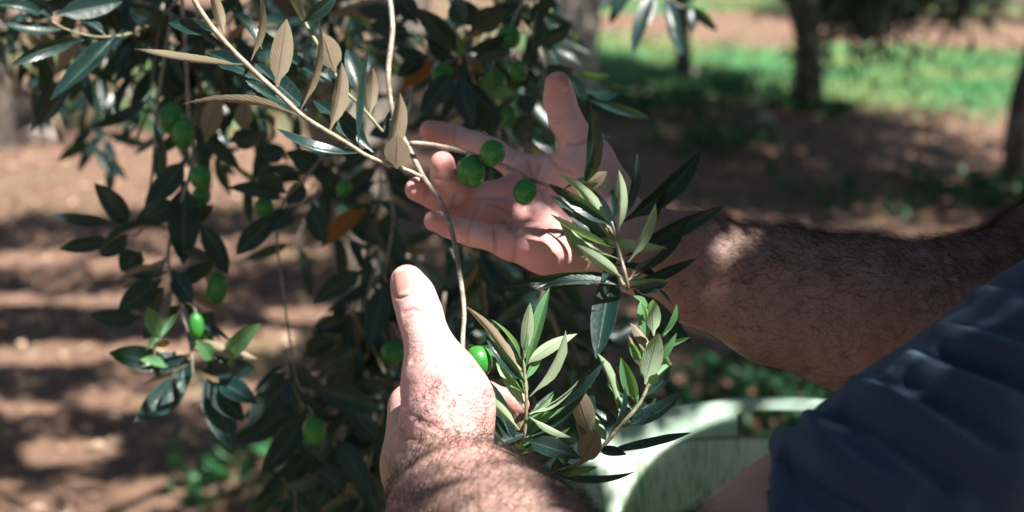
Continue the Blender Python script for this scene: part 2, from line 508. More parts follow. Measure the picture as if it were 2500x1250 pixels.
def clump_leaves(centres, per, spread, L, W):
    n = len(centres) * per
    C = np.repeat(centres, per, 0)
    off = unit_rand(n) * (np.abs(RNG.normal(0, 1, n)) * spread)[:, None]
    B = C + off
    D = unit_rand(n) * 0.8 + off / (spread + 1e-6) * 0.4 + np.array([0, 0, -0.25])
    D /= np.linalg.norm(D, axis=1, keepdims=True)
    R = unit_rand(n) + np.array([0, 0, 0.9])
    Nn = R - D * np.sum(R * D, 1)[:, None]; Nn /= np.linalg.norm(Nn, axis=1, keepdims=True)
    return B, D, Nn, L * RNG.uniform(0.7, 1.2, n), W * RNG.uniform(0.8, 1.2, n)

# ------------------------------------------------------------------ background olive trees
def tree_geometry(h_trunk, r0, crown_r, crown_z, crown_h, n_clump, per, leaf_L, leaf_W, lean, seed, hang=0):
    rng = np.random.default_rng(seed)
    mb = MB()
    top = np.array([lean[0], lean[1], h_trunk])
    pts = [np.array([0, 0, -0.15]), np.array([0, 0, 0.05]), top * 0.35 + rng.normal(0, 0.025, 3) * [1, 1, 0], top * 0.7 + rng.normal(0, 0.05, 3) * [1, 1, 0], top]
    pts = catmull(pts, 5)
    z = np.linspace(0, 1, len(pts))
    rad = r0 * (1.0 - 0.35 * z + 0.55 * np.exp(-((z - 0.03) / 0.12) ** 2)) * (1 + 0.07 * np.sin(z * 17 + seed))
    mb.tube(pts, rad, 14, 0.07, rng)
    limbs = []
    for k in range(5):
        a = k * 2 * math.pi / 5 + rng.uniform(-0.4, 0.4)
        e = top + np.array([math.cos(a) * crown_r * 0.6, math.sin(a) * crown_r * 0.6, (crown_z + crown_h * 0.3 - h_trunk) * rng.uniform(0.7, 1.2)])
        mid = (top + e) / 2 + rng.normal(0, 0.15, 3) + [0, 0, 0.15]
        st = top - np.array([0, 0, rng.uniform(0.0, 0.25)])
        lp = catmull([st, mid, e], 6)
        mb.tube(lp, np.linspace(r0 * 0.5, 0.025, len(lp)), 8, 0.06, rng)
        limbs.append(lp)
        for j in range(3):
            s = lp[int(len(lp) * rng.uniform(0.4, 0.9))]
            e2 = s + rng.normal(0, 1, 3) * [crown_r * 0.35, crown_r * 0.35, crown_h * 0.3]
            mb.tube(catmull([s, (s + e2) / 2 + rng.normal(0, 0.08, 3), e2], 4), np.linspace(0.035, 0.01, 9), 5, 0, rng)
    v = rng.normal(size=(n_clump, 3)); v /= np.linalg.norm(v, axis=1, keepdims=True)
    rr = rng.uniform(0.45, 1.0, n_clump) ** 0.6
    C = v * rr[:, None] * [crown_r, crown_r, crown_h] + [lean[0], lean[1], crown_z]
    C = C[C[:, 2] > crown_z - crown_h * 0.75]
    if True:
        a = rng.uniform(0, 2 * math.pi, hang); r = crown_r * rng.uniform(0.75, 1.0, hang)
        H = np.stack([np.cos(a) * r + lean[0], np.sin(a) * r + lean[1], rng.uniform(0.5, crown_z, hang)], 1)
        C = np.vstack([C, H])
    if seed == 5:                                           # open on the sunny side, so that light reaches its trunk
        al = (C - [0, 0, 0.8]) @ SUN; C = C[np.linalg.norm(C - [0, 0, 0.8] - al[:, None] * SUN, axis=1) > 0.75]
    if seed == 3:                                           # low skirt of this tree on its near right side
        C = np.vstack([C, np.stack([rng.uniform(-0.1, 0.8, 16), rng.normal(-1.1, 0.15, 16), rng.uniform(0.75, 1.5, 16)], 1)])
    V, F = leaf_quads(*clump_leaves(C, per, 0.24, leaf_L, leaf_W))
    return mb, V, F

def make_tree(seed, label, loc, **kw):
    bark = kw.pop('bark', M_BARK)
    root = empty('olive_tree', (0, 0, 0))
    tag(root, label, 'tree', 'olive trees in the grove behind')
    mb, V, F = tree_geometry(seed=seed, **kw)
    mb.build('trunk', bark, root)
    c = mesh_obj('crown', V, F, M_CROWN, root, smooth=False); c['kind'] = 'stuff'
    root.location = loc
    for ch in root.children: ch.matrix_parent_inverse = Matrix.Identity(4)
    return root

def copy_tree(src, label, loc, rz, sc=1.0):
    r = src.copy(); COL.objects.link(r)
    r.location = loc; r.rotation_euler = (0, 0, rz); r.scale = (sc, sc, sc); r['label'] = label
    for ch in src.children:
        c = ch.copy(); COL.objects.link(c); c.parent = r
        for g in ch.children:
            d = g.copy(); COL.objects.link(d); d.parent = c
    return r

def gpos(px, py):
    g = ground_at(px, py); return (g[0], g[1], float(ground_h(g[0], g[1])))

KW = dict(crown_r=2.0, crown_z=2.9, crown_h=1.35, per=230, leaf_L=0.12, leaf_W=0.034)
t1 = make_tree(3, 'dark olive trunk leaning left right of centre, pale patch near its fork, before sunlit grass', gpos(1968, 268),
               h_trunk=1.5, r0=0.12, lean=(-0.22, 0.05), n_clump=105, hang=0, **KW)
t3 = make_tree(5, 'thick sunlit pale grey olive trunk straight behind the upraised thumb of the far hand', gpos(1398, 235),
               h_trunk=1.35, r0=0.20, lean=(0.10, 0.1), n_clump=105, hang=0, bark=M_LITBARK, **KW)
t2 = make_tree(8, 'black olive trunk cut off by the right edge of the picture', gpos(2500, 425), h_trunk=1.4, r0=0.13, lean=(0.15, 0.1), n_clump=105, hang=0, **KW)
copy_tree(t2, 'slim dark olive trunk with a pale stone at its foot, right of the raised thumb', gpos(1668, 185), 2.4, 0.6)
copy_tree(t2, 'dark olive trunk cut off by the left edge of the picture', gpos(-10, 345), 1.9, 1.0)
EXTRA = [(6.3, 17.2, 0.7), (-1.5, 17.5, 2.2), (-5.5, 14.0, 1.2), (9.0, 12.5, 3.0), (1.8, 21.5, 4.0), (7.2, 20.5, 5.0), (-7, 20, 0.2),
         (4.4, 4.7, 1.7), (-5.0, 3.4, 5.5), (6.4, 1.0, 3.3), (3.4, -3.8, 0.9), (-3.8, -3.2, 2.0), (0.4, -6.4, 2.9)]
for i, (x, y, rz) in enumerate(EXTRA):
    o = copy_tree(t3, 'olive tree of the grove standing outside the picture, its crown shading the soil', (x, y, float(ground_h(x, y))), rz, 1.45 if i == 7 else 0.9 + 0.05 * (i % 4))
    o['group'] = 'olive trees around the picture'

# ------------------------------------------------------------------ leaf meshes
def leaf_mesh(name, mat, bend, side, fold, twist, tipcurl=0.0, wav=0.0, rows=9, ncol=5):
    V = []; UV = []; F = []
    for i in range(rows):
        y = i / (rows - 1)
        w = 0.5 * (y ** 0.85 * (1 - y) ** 0.9) / (0.4857 ** 0.85 * 0.5143 ** 0.9)
        if i == 0: w = 0.045
        if y < 0.14 and i > 0: w = max(0.06, w * 0.55)
        if i == rows - 1: w = 0.012
        zc = bend * 4 * y * (1 - y) + tipcurl * max(0, y - 0.75) ** 2 * 8
        xc = side * 4 * y * (1 - y)
        a = twist * (y - 0.4)
        for j in range(ncol):
            s = j / (ncol - 1) * 2 - 1
            lx = s * w; lz = abs(s) ** 1.3 * w * fold + wav * math.sin(y * 19 + (2 if s > 0 else 0)) * abs(s) * w
            V.append((xc + lx * math.cos(a), y, zc * 1.0 + (lx * math.sin(a) + lz * math.cos(a)) * 0.22))
            UV.append((s * 0.5 + 0.5, y))
    for i in range(rows - 1):
        for j in range(ncol - 1):
            F.append((i * ncol + j, i * ncol + j + 1, (i + 1) * ncol + j + 1, (i + 1) * ncol + j))
    me = np_mesh(name, V, F, mat)
    ul = me.uv_layers.new(name='UVMap')
    for lp in me.loops: ul.data[lp.index].uv = UV[lp.vertex_index]
    return me
# z is in units of leaf LENGTH for the bend, blades' own relief scaled 0.22 (width / length)
SHAPES = [(0.0, 0.0, 0.35, 0.0), (0.07, 0.05, 0.5, 0.3), (-0.07, -0.12, 0.45, -0.3), (0.13, 0.10, 0.7, 0.6), (-0.14, 0.12, 0.5, 0.4),
          (0.05, -0.2, 0.8, -0.8), (0.2, -0.05, 0.9, 0.2), (-0.04, 0.25, 0.3, 0.9)]
LEAFM = {}
def leaf_data(mat, var):
    key = (mat.name, var)
    if key not in LEAFM:
        if var == 8: LEAFM[key] = leaf_mesh('leaf', mat, 0.03, 0.05, 1.3, 0.3, tipcurl=0.25, wav=0.25)
        else:
            b_, s_, f_, tw = SHAPES[var]
            LEAFM[key] = leaf_mesh('leaf', mat, b_, s_ * 0.8, f_, tw, wav=0.12 if var in (3, 5) else 0.03)
    return LEAFM[key]

NLEAF = [0]
def put_leaf(parent, B, T, width, roll, var=0, mat=None, name='leaf'):
    B = np.asarray(B); T = np.asarray(T)
    L = np.linalg.norm(T - B); Y = (T - B) / L
    view = nrm(CAM - (B + T) / 2)
    Z0 = view - Y * np.dot(view, Y)
    if np.linalg.norm(Z0) < 0.05: Z0 = np.cross(Y, [1, 0, 0])
    Z0 = nrm(Z0); X0 = np.cross(Y, Z0)
    r = math.radians(roll)
    Z = Z0 * math.cos(r) + X0 * math.sin(r); X = np.cross(Y, Z)
    o = bpy.data.objects.new(name, leaf_data(mat or M_LEAF, var))
    Mx = Matrix(((X[0] * width, Y[0] * L, Z[0] * L, B[0]), (X[1] * width, Y[1] * L, Z[1] * L, B[1]),
                 (X[2] * width, Y[2] * L, Z[2] * L, B[2]), (0, 0, 0, 1)))
    link(o, parent)
    o.matrix_basis = Mx                    # the branch's own frame is the world's
    NLEAF[0] += 1
    return o

def olive_mesh():
    V = []; F = []; nu, nv = 20, 13
    for j in range(nv):
        ph = math.pi * j / (nv - 1); zz = math.cos(ph); r = math.sin(ph) ** 0.93
        for i in range(nu):
            a = 2 * math.pi * i / nu
            V.append((r * math.cos(a) * 0.5, r * math.sin(a) * 0.5, zz * 0.5 - (0.015 if j == 0 else 0) - (0.02 if j == nv - 1 else 0)))
    for j in range(nv - 1):
        for i in range(nu):
            F.append((j * nu + i, (j + 1) * nu + i, (j + 1) * nu + (i + 1) % nu, j * nu + (i + 1) % nu))
    return np_mesh('olive', V, F, M_OLIVE)
OLIVE = olive_mesh()
def put_olive(parent, px, py, d, wpx, hpx, ang=0, tilt=0.2, label=None):
    """green olive of wpx x hpx photo pixels, long axis turned ang degrees from vertical"""
    o = bpy.data.objects.new('olive', OLIVE)
    s = d / FPX
    a = math.radians(ang)
    Z = nrm(CU * math.cos(a) + CR * math.sin(a) - CF * tilt); X = nrm(np.cross(Z, CF)); Y = np.cross(Z, X)
    c = P(px, py, d); w = wpx * s; h = hpx * s
    Mx = Matrix(((X[0] * w, Y[0] * w, Z[0] * h, c[0]), (X[1] * w, Y[1] * w, Z[1] * h, c[1]), (X[2] * w, Y[2] * w, Z[2] * h, c[2]), (0, 0, 0, 1)))
    link(o, parent); o.matrix_basis = Mx
    if label: o['label'] = label
    return o

# ------------------------------------------------------------------ the near olive tree
tree = empty('olive_tree', gpos(0, 0))
TB = P(905, 1290, 2.6); TB = np.array([TB[0] + 0.02, TB[1], 0.0])
tree.location = TB
tag(tree, 'nearest olive tree, its branches with green olives hanging at left and between the hands', 'tree')
mb = MB()
tp = catmull([[TB[0] + 0.03, TB[1] + 0.02, -0.1], P(915, 1240, 2.6), P(900, 900, 2.55), P(870, 600, 2.5), P(800, 250, 2.45), P(720, 0, 2.4), P(640, -300, 2.3)], 6)
zz = np.linspace(0, 1, len(tp))
mb.tube(tp, 0.055 - 0.015 * zz + 0.05 * np.exp(-(zz / 0.1) ** 2), 14, 0.07)
tp2 = catmull([P(860, 560, 2.5), P(930, 250, 2.55), P(1010, -50, 2.6), P(1120, -420, 2.5)], 6)
mb.tube(tp2, np.linspace(0.06, 0.03, len(tp2)), 10, 0.07)
trunk = mb.build('trunk', M_BARK, tree)

# branch: px polylines with depth and radius (mm) -> wood mesh, leaves, olives as sub-parts
def branch(name_label, mat, polys, olives=(), leaves='', auto=None):
    mb = MB()
    for pl in polys:
        pts = catmull([P(x, y, d) for x, y, d, r in pl], 6)
        rr = np.interp(np.linspace(0, len(pl) - 1, len(pts)), range(len(pl)), [r for *_, r in pl]) / 1000 * 0.72
        rr = rr * (1 + 0.10 * np.maximum(0, np.sin(np.linspace(0, len(pl) * 4.2, len(pts)))) ** 6)
        mb.tube(pts, rr, 8, 0.03)
    for (px, py, d, w, h, ang, sx, sy) in olives:      # stalks belong to the wood
        a = math.radians(ang)
        top = P(px + math.sin(a) * h * 0.48, py - math.cos(a) * h * 0.48, d)
        st = P(sx, sy, d + 0.004)
        pts = catmull([st, (st + top) / 2 + CU * 0.0015, top], 4)
        mb.tube(pts, np.full(len(pts), 0.0007), 6)
    ob = mb.build('branch', mat, tree)
    ob['label'] = name_label
    for (px, py, d, w, h, ang, sx, sy) in olives:
        put_olive(ob, px, py, d, w, h, ang)
    mats = {'g': M_LEAF, 'y': M_YOUNG_LIT, 'x': M_DEAD}
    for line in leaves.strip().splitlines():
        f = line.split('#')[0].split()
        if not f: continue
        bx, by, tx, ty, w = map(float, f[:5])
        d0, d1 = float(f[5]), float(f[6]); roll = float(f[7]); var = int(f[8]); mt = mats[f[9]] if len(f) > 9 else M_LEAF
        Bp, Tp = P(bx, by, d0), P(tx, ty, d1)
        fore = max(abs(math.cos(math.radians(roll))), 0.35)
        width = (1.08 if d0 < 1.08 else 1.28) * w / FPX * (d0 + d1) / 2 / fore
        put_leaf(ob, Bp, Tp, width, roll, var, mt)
    if auto:                                             # further leaves all along the shoot
        cnt, seed, young, t0, Lm = auto
        rng = np.random.default_rng(seed)
        pts = catmull([P(x, y, d) for x, y, d, r in polys[0]], 6)
        for k in range(cnt):
            i = int((len(pts) - 2) * (t0 + (1 - t0) * (k + 0.5) / cnt))
            tg = nrm(pts[i + 1] - pts[i]); side = CR * rng.choice([-1, 1]) * rng.uniform(0.3, 1) + CU * rng.uniform(-0.2, 0.6) + CF * rng.uniform(-0.2, 0.7)
            D = nrm(tg * rng.uniform(0.3, 1.0) + side)
            L = Lm * rng.uniform(0.7, 1.25) / 1000
            yg = rng.random() < young
            put_leaf(ob, pts[i], pts[i] + D * L, L * rng.uniform(0.15, 0.23), rng.uniform(-60, 60) + (180 if rng.random() < 0.3 else 0), int(rng.integers(0, 8)), M_YOUNG_LIT if yg else M_LEAF)
    return ob

BR = {}
BR['A'] = branch('grey twig bearing three green olives across the open palm, ending in an upright leafy tip', M_TWIG,
    [[(1000, 350, .955, 2.4), (1050, 353, .955, 2.3), (1110, 365, .955, 2.2), (1170, 383, .955, 2.1), (1235, 407, .955, 2.0), (1300, 440, .952, 1.9), (1365, 470, .95, 1.8),
      (1440, 560, .945, 1.7), (1500, 660, .94, 1.7), (1532, 705, .935, 1.8), (1524, 660, .93, 1.7), (1513, 620, .93, 1.5), (1501, 570, .93, 1.3), (1493, 540, .93, 0.9)]],
    olives=[(1202, 374, .945, 63, 66, 12, 1182, 388), (1150, 420, .95, 70, 80, -22, 1160, 380), (1282, 469, .948, 60, 64, 5, 1276, 430)],
    leaves='''
1489 563 1362 423 27 .930 .915 150 3 y
1502 612 1345 478 36 .940 .945 15 1
1500 606 1344 523 15 .930 .910 118 2 y
1503 590 1437 456 41 .945 .950 20 0
1496 540 1487 458 17 .930 .925 40 8
1508 572 1510 414 29 .930 .920 172 5 y
1516 540 1555 372 21 .945 .950 40 1
1512 545 1712 368 46 .955 .965 18 3
1534 640 1601 496 24 .928 .915 160 5 y
1528 625 1770 502 39 .942 .940 10 4
1543 672 1682 526 21 .935 .935 55 1
1590 560 1638 440 15 .950 .945 60 2
1520 680 1407 597 27 .925 .910 165 2 y
1515 668 1232 700 36 .940 .925 -18 2
1521 700 1315 706 17 .935 .930 60 1
1500 640 1456 876 60 .950 .930 8 0
1541 698 1634 683 35 .930 .920 25 8
1547 706 1688 838 58 .945 .935 -12 4
1420 462 1441 252 36 .950 .925 25 3
1418 460 1483 419 32 .950 .940 160 2
1505 600 1470 690 22 .940 .930 40 4
''', auto=(12, 5, .35, .45, 42))
BR['M'] = branch('pale straight twig slanting down from the upper left, its leaves turned tan side out', M_PALETWIG,
    [[(455, -40, .93, 2.46), (480, 10, .93, 2.38), (525, 75, .932, 2.38), (600, 155, .935, 2.29), (680, 228, .938, 2.21), (745, 287, .94, 2.12), (840, 345, .945, 2.04), (905, 385, .948, 1.87), (985, 412, .952, 1.70), (1035, 434, .955, 1.87)]],
    leaves='''
676 212 700 46 50 .937 .93 178 0
734 266 778 42 13 .938 .93 105 1
612 148 632 -30 16 .934 .93 112 1
546 84 514 -30 27 .932 .925 165 1
600 158 328 119 17 .935 .90 130 2
732 284 442 255 16 .938 .91 118 1
874 374 676 314 22 .945 .925 60 4
536 78 410 56 34 .935 .94 15 0
640 198 508 128 46 .942 .955 12 1
750 270 622 154 50 .945 .955 10 0
912 372 764 244 46 .95 .965 14 1
745 268 600 196 40 .955 .965 20 2
804 320 834 152 36 .942 .935 166 5
876 356 904 100 15 .946 .94 70 2
940 392 976 226 37 .947 .935 160 5
968 412 970 330 58 .948 .94 176 0
640 120 560 20 22 .96 .97 45 1
''')
BR['D'] = branch('crooked grey stem passing in front of the fingertips down to the near hand', M_TWIG,
    [[(940, -60, 1.03, 2.89), (958, 60, 1.02, 2.80), (948, 180, 1.0, 2.63), (962, 285, .98, 2.55), (1000, 365, .965, 2.46), (1035, 434, .955, 2.46), (1080, 500, .945, 2.38), (1108, 585, .93, 2.38),
      (1124, 680, .915, 2.29), (1133, 760, .90, 2.21), (1130, 850, .885, 2.12), (1150, 930, .88, 1.87), (1185, 1030, .885, 1.70), (1250, 1125, .885, 1.70)],
     [(1150, 940, .88, 1.53), (1215, 1120, .88, 1.61), (1290, 1170, .888, 1.70)]],
    olives=[(1168, 882, .868, 68, 78, -16, 1140, 850), (1165, 990, .868, 56, 74, -6, 1160, 950), (1196, 1040, .9, 44, 60, 20, 1170, 990)],
    leaves='''
1172 938 1102 846 42 .862 .85 -28 1
1190 955 1168 905 18 .872 .868 160 2 y
1185 1040 1290 1100 24 .875 .87 60 1
1230 1122 1175 1060 16 .88 .875 150 2 y
''')
BR['B'] = branch('upright leafy shoot beside the near thumb, young leaves lit pale and bright green', M_GREENTWIG,
    [[(1252, 1132, .884, 2.0), (1262, 1112, .88, 1.9), (1280, 1058, .875, 1.7), (1285, 976, .87, 1.5), (1280, 900, .87, 1.3), (1278, 876, .87, 1.0)]],
    leaves='''
1275 919 1134 746 23 .868 .85 150 1
1277 928 1182 784 21 .875 .87 30 2 y
1273 882 1200 780 10 .87 .86 105 1 y
1280 876 1294 739 29 .868 .86 175 0 y
1285 895 1342 702 31 .870 .868 -14 1 y
1292 968 1381 806 18 .868 .86 125 5 y
1292 1015 1476 879 23 .872 .87 50 1
1290 1010 1414 926 11 .868 .865 110 1 y
1285 1068 1440 938 23 .875 .875 -55 4
1293 1018 1395 1068 16 .868 .85 150 1 y
1287 1075 1419 1119 44 .866 .85 -15 1
1258 1100 1196 930 38 .868 .862 15 0
1268 1050 1164 952 23 .862 .845 160 1 y
1258 1102 1172 1034 22 .87 .862 45 1
1278 1000 1250 900 20 .88 .885 20 2
1277 1058 1258 1005 30 .88 .88 165 1
1280 950 1245 860 18 .88 .88 20 2
1212 962 1206 1000 10 .875 .87 105 5 y
1262 1110 1335 1005 24 .878 .885 -15 1 y
1255 1125 1176 1000 28 .885 .895 12 4
1284 1040 1352 962 20 .874 .88 20 5 y
1284 990 1226 922 20 .872 .878 160 2 y
1282 1060 1210 1090 22 .874 .86 25 1
1281 930 1330 850 18 .87 .878 10 0 y
''', auto=(12, 6, .5, .1, 34))
BR['C'] = branch('slender shoot rising to the right in front of the bucket, dark below and fresh, sunlit green at its tip', M_GREENTWIG,
    [[(1290, 1170, .888, 2.3), (1306, 1166, .888, 2.2), (1360, 1152, .888, 2.1), (1407, 1135, .89, 2.1), (1465, 1096, .893, 2.0), (1513, 1041, .897, 1.9), (1561, 986, .90, 1.7), (1585, 933, .902, 1.5), (1599, 895, .903, 1.3), (1606, 850, .903, 1.1), (1608, 815, .903, 0.8)]],
    leaves='''
1362 1161 1554 1150 19 .885 .87 -50 4
1417 1130 1460 1050 54 .885 .878 170 0
1443 1066 1402 938 50 .886 .88 168 1
1415 1112 1432 918 44 .90 .905 12 1
1460 1106 1688 1056 20 .892 .885 -52 2
1517 1043 1674 948 34 .895 .888 -25 4
1522 1034 1602 972 38 .90 .905 10 0 g
1575 967 1640 890 24 .90 .895 -30 4
1510 1012 1458 862 19 .896 .885 150 5 y
1484 1066 1525 944 12 .897 .89 65 1
1554 982 1516 873 34 .898 .89 -12 1 y
1575 938 1609 814 48 .897 .89 172 1 y
1604 884 1652 812 21 .90 .895 35 5 y
1564 884 1540 832 20 .90 .895 -20 8 y
1586 938 1604 914 22 .895 .89 10 0 y
1596 820 1595 731 36 .90 .893 174 3 y
1581 826 1563 734 34 .905 .905 5 1 y
1614 818 1652 742 13 .90 .895 60 1 y
1580 775 1546 722 9 .90 .89 70 3 y
1604 850 1640 900 14 .905 .90 50 2 y
1407 1136 1355 1160 22 .89 .885 55 1
1513 1041 1440 985 24 .90 .905 15 1
1535 1015 1600 1010 22 .90 .895 -20 2
1561 986 1520 930 20 .902 .906 20 1 y
1588 925 1625 850 18 .904 .908 -15 0 y
1340 1158 1400 1090 26 .89 .895 12 4
1460 1098 1530 1110 24 .894 .885 -25 1
''', auto=(14, 8, .6, .1, 30))
BR['N'] = branch('yellowish twig crossing behind the pale twig near the top', M_GREENTWIG,
    [[(700, -40, .99, 2.0), (722, 18, .99, 2.0), (745, 58, .99, 1.9), (768, 96, .99, 1.8), (840, 216, .985, 1.7), (880, 258, .98, 1.6), (935, 322, .97, 1.4)]],
    leaves='''
818 176 788 80 54 .985 .98 172 0
880 240 846 120 40 .99 1.0 15 1
904 280 910 164 28 .98 .975 170 1
738 54 824 -14 34 .985 .98 10 1
812 204 560 20 25 .995 1.02 30 2
858 238 800 160 36 1.0 1.02 10 0
930 322 1000 240 30 .98 .99 25 4
745 58 690 -30 20 .985 .98 130 1
''')
BR['T'] = branch('pale twig at the upper left corner with frosty leaves', M_GREENTWIG,
    [[(440, -10, 1.2, 1.9), (395, 40, 1.17, 1.7), (330, 78, 1.13, 1.5), (262, 90, 1.11, 1.3), (212, 86, 1.1, 1.2), (158, 70, 1.1, 1.1), (119, 47, 1.1, 1.0)]],
    leaves='''
130 38 48 2 38 1.10 1.09 -20 1
135 36 298 4 40 1.10 1.12 -10 0
155 70 7 58 24 1.10 1.08 30 2
205 96 25 162 28 1.10 1.07 -15 4
285 83 122 245 38 1.11 1.09 20 5
317 28 375 54 30 1.12 1.12 10 0
119 47 -15 10 22 1.10 1.08 30 3
128 50 95 30 12 1.10 1.09 60 3
258 88 180 40 16 1.11 1.11 60 1
318 20 420 60 30 1.13 1.15 10 1
300 70 255 130 16 1.12 1.11 60 2
''')
BR['E'] = branch('dark hanging branch at left with glossy olives and clustered leaves', M_TWIG,
    [[(440, -40, 1.27, 2.6), (452, 100, 1.26, 2.5), (462, 300, 1.25, 2.3), (470, 400, 1.24, 2.2), (420, 560, 1.23, 2.1), (412, 650, 1.22, 2.0), (438, 740, 1.21, 1.9), (466, 850, 1.2, 1.7), (470, 915, 1.2, 1.4)],
     [(420, 30, 1.27, 2.2), (385, 250, 1.26, 2.1), (372, 420, 1.25, 1.8), (345, 560, 1.24, 1.5), (318, 575, 1.23, 1.2)]],
    olives=[(490, 432, 1.23, 54, 62, 0, 474, 398), (492, 478, 1.25, 46, 50, 0, 474, 440), (420, 290, 1.27, 66, 78, 10, 440, 240), (448, 328, 1.25, 56, 78, 4, 462, 280),
            (529, 703, 1.22, 52, 78, 8, 470, 690), (479, 796, 1.19, 38, 66, 0, 470, 750), (505, 822, 1.21, 34, 56, -6, 480, 790)],
    leaves='''
317 559 230 447 42 1.23 1.21 12 1
281 541 122 523 24 1.23 1.2 25 2
288 584 144 609 30 1.23 1.2 15 4
313 573 245 627 38 1.23 1.22 0 0
346 616 295 663 46 1.24 1.22 20 1
454 386 353 500 46 1.25 1.24 15 2
450 440 446 645 62 1.24 1.22 -8 0
482 537 558 667 40 1.23 1.2 25 4
443 494 328 552 48 1.24 1.23 10 1
396 681 288 760 48 1.22 1.2 10 0
346 775 220 768 38 1.21 1.19 20 2
340 760 400 700 40 1.22 1.21 10 1
392 825 360 750 34 1.19 1.18 5 0 y
410 897 342 879 18 1.19 1.17 40 1 y
547 876 637 789 36 1.19 1.16 -15 1 y
432 897 266 861 48 1.2 1.17 10 4
550 890 625 897 40 1.2 1.18 15 1
454 919 328 1030 56 1.2 1.17 15 5
454 919 392 990 34 1.19 1.17 0 1
490 926 569 1102 56 1.2 1.18 8 2
504 926 594 1030 48 1.2 1.18 -10 0
533 926 630 987 42 1.2 1.17 -10 1 
400 850 398 832 24 1.18 1.175 10 0 x
505 690 470 600 26 1.22 1.22 150 5
520 880 478 830 30 1.19 1.17 10 1 y
500 350 535 220 40 1.25 1.24 172 1
590 320 600 240 36 1.27 1.27 172 0
600 430 440 300 30 1.29 1.3 20 1
380 480 372 300 16 1.26 1.25 70 1
560 340 640 330 40 1.28 1.27 15 1
420 660 470 740 42 1.22 1.2 15 0
446 700 520 640 34 1.22 1.2 30 2
440 745 350 830 44 1.22 1.2 12 1
470 850 520 760 48 1.21 1.2 8 2
500 905 600 860 44 1.21 1.19 14 0
430 860 380 920 40 1.21 1.19 14 1
440 560 520 500 30 1.24 1.23 30 4
455 870 450 960 34 1.21 1.19 20 1
''', auto=(18, 21, .12, .5, 55))
BR['F'] = branch('dark twig in the middle left with a dried orange leaf among the green', M_TWIG,
    [[(860, 250, 1.3, 2.0), (800, 360, 1.28, 1.9), (740, 440, 1.26, 1.8), (690, 495, 1.25, 1.5), (676, 570, 1.25, 1.4), (690, 700, 1.25, 1.3), (720, 912, 1.24, 1.2), (745, 960, 1.24, 1.1)],
     [(930, 380, 1.28, 1.9), (960, 520, 1.28, 1.8), (940, 660, 1.27, 1.5), (945, 690, 1.27, 1.2)]],
    olives=[(644, 506, 1.25, 48, 50, 10, 680, 490), (840, 458, 1.27, 40, 40, 0, 830, 420), (960, 860, 1.33, 60, 56, 0, 950, 800),
            (767, 1052, 1.22, 60, 70, 0, 750, 990)],
    leaves='''
695 487 558 458 30 1.25 1.22 25 1
700 470 628 432 38 1.26 1.25 10 0
684 516 576 622 44 1.25 1.22 12 4
715 508 660 560 40 1.25 1.24 10 0
763 494 795 598 42 1.26 1.25 12 1
893 508 785 604 36 1.27 1.25 20 1 x
800 420 700 370 44 1.28 1.26 12 0
690 365 640 390 40 1.27 1.26 10 1
820 470 760 400 36 1.28 1.28 25 1
740 440 700 500 34 1.26 1.25 30 2
886 660 763 744 42 1.27 1.24 10 1
943 681 900 856 46 1.27 1.25 15 0
850 520 940 600 40 1.28 1.27 10 1
930 540 990 640 40 1.29 1.28 14 4
720 919 608 1050 60 1.24 1.21 12 1
756 940 929 1000 50 1.24 1.22 10 4
749 998 637 1158 50 1.24 1.2 14 2
821 1070 907 1208 44 1.23 1.2 -14 1
774 1142 835 1192 36 1.23 1.22 0 0
684 1170 792 1170 34 1.25 1.23 20 1
760 900 880 850 46 1.28 1.26 10 1
800 960 860 880 44 1.3 1.28 15 0
740 870 820 830 44 1.3 1.3 20 2
860 1000 930 1080 44 1.3 1.28 10 1
760 1090 700 1180 46 1.25 1.22 20 4
820 1130 780 1240 44 1.25 1.23 10 1
880 1150 920 1250 40 1.27 1.25 15 0
705 1010 560 1080 44 1.26 1.24 10 2
740 1200 720 1100 22 1.26 1.25 150 1 x
''')
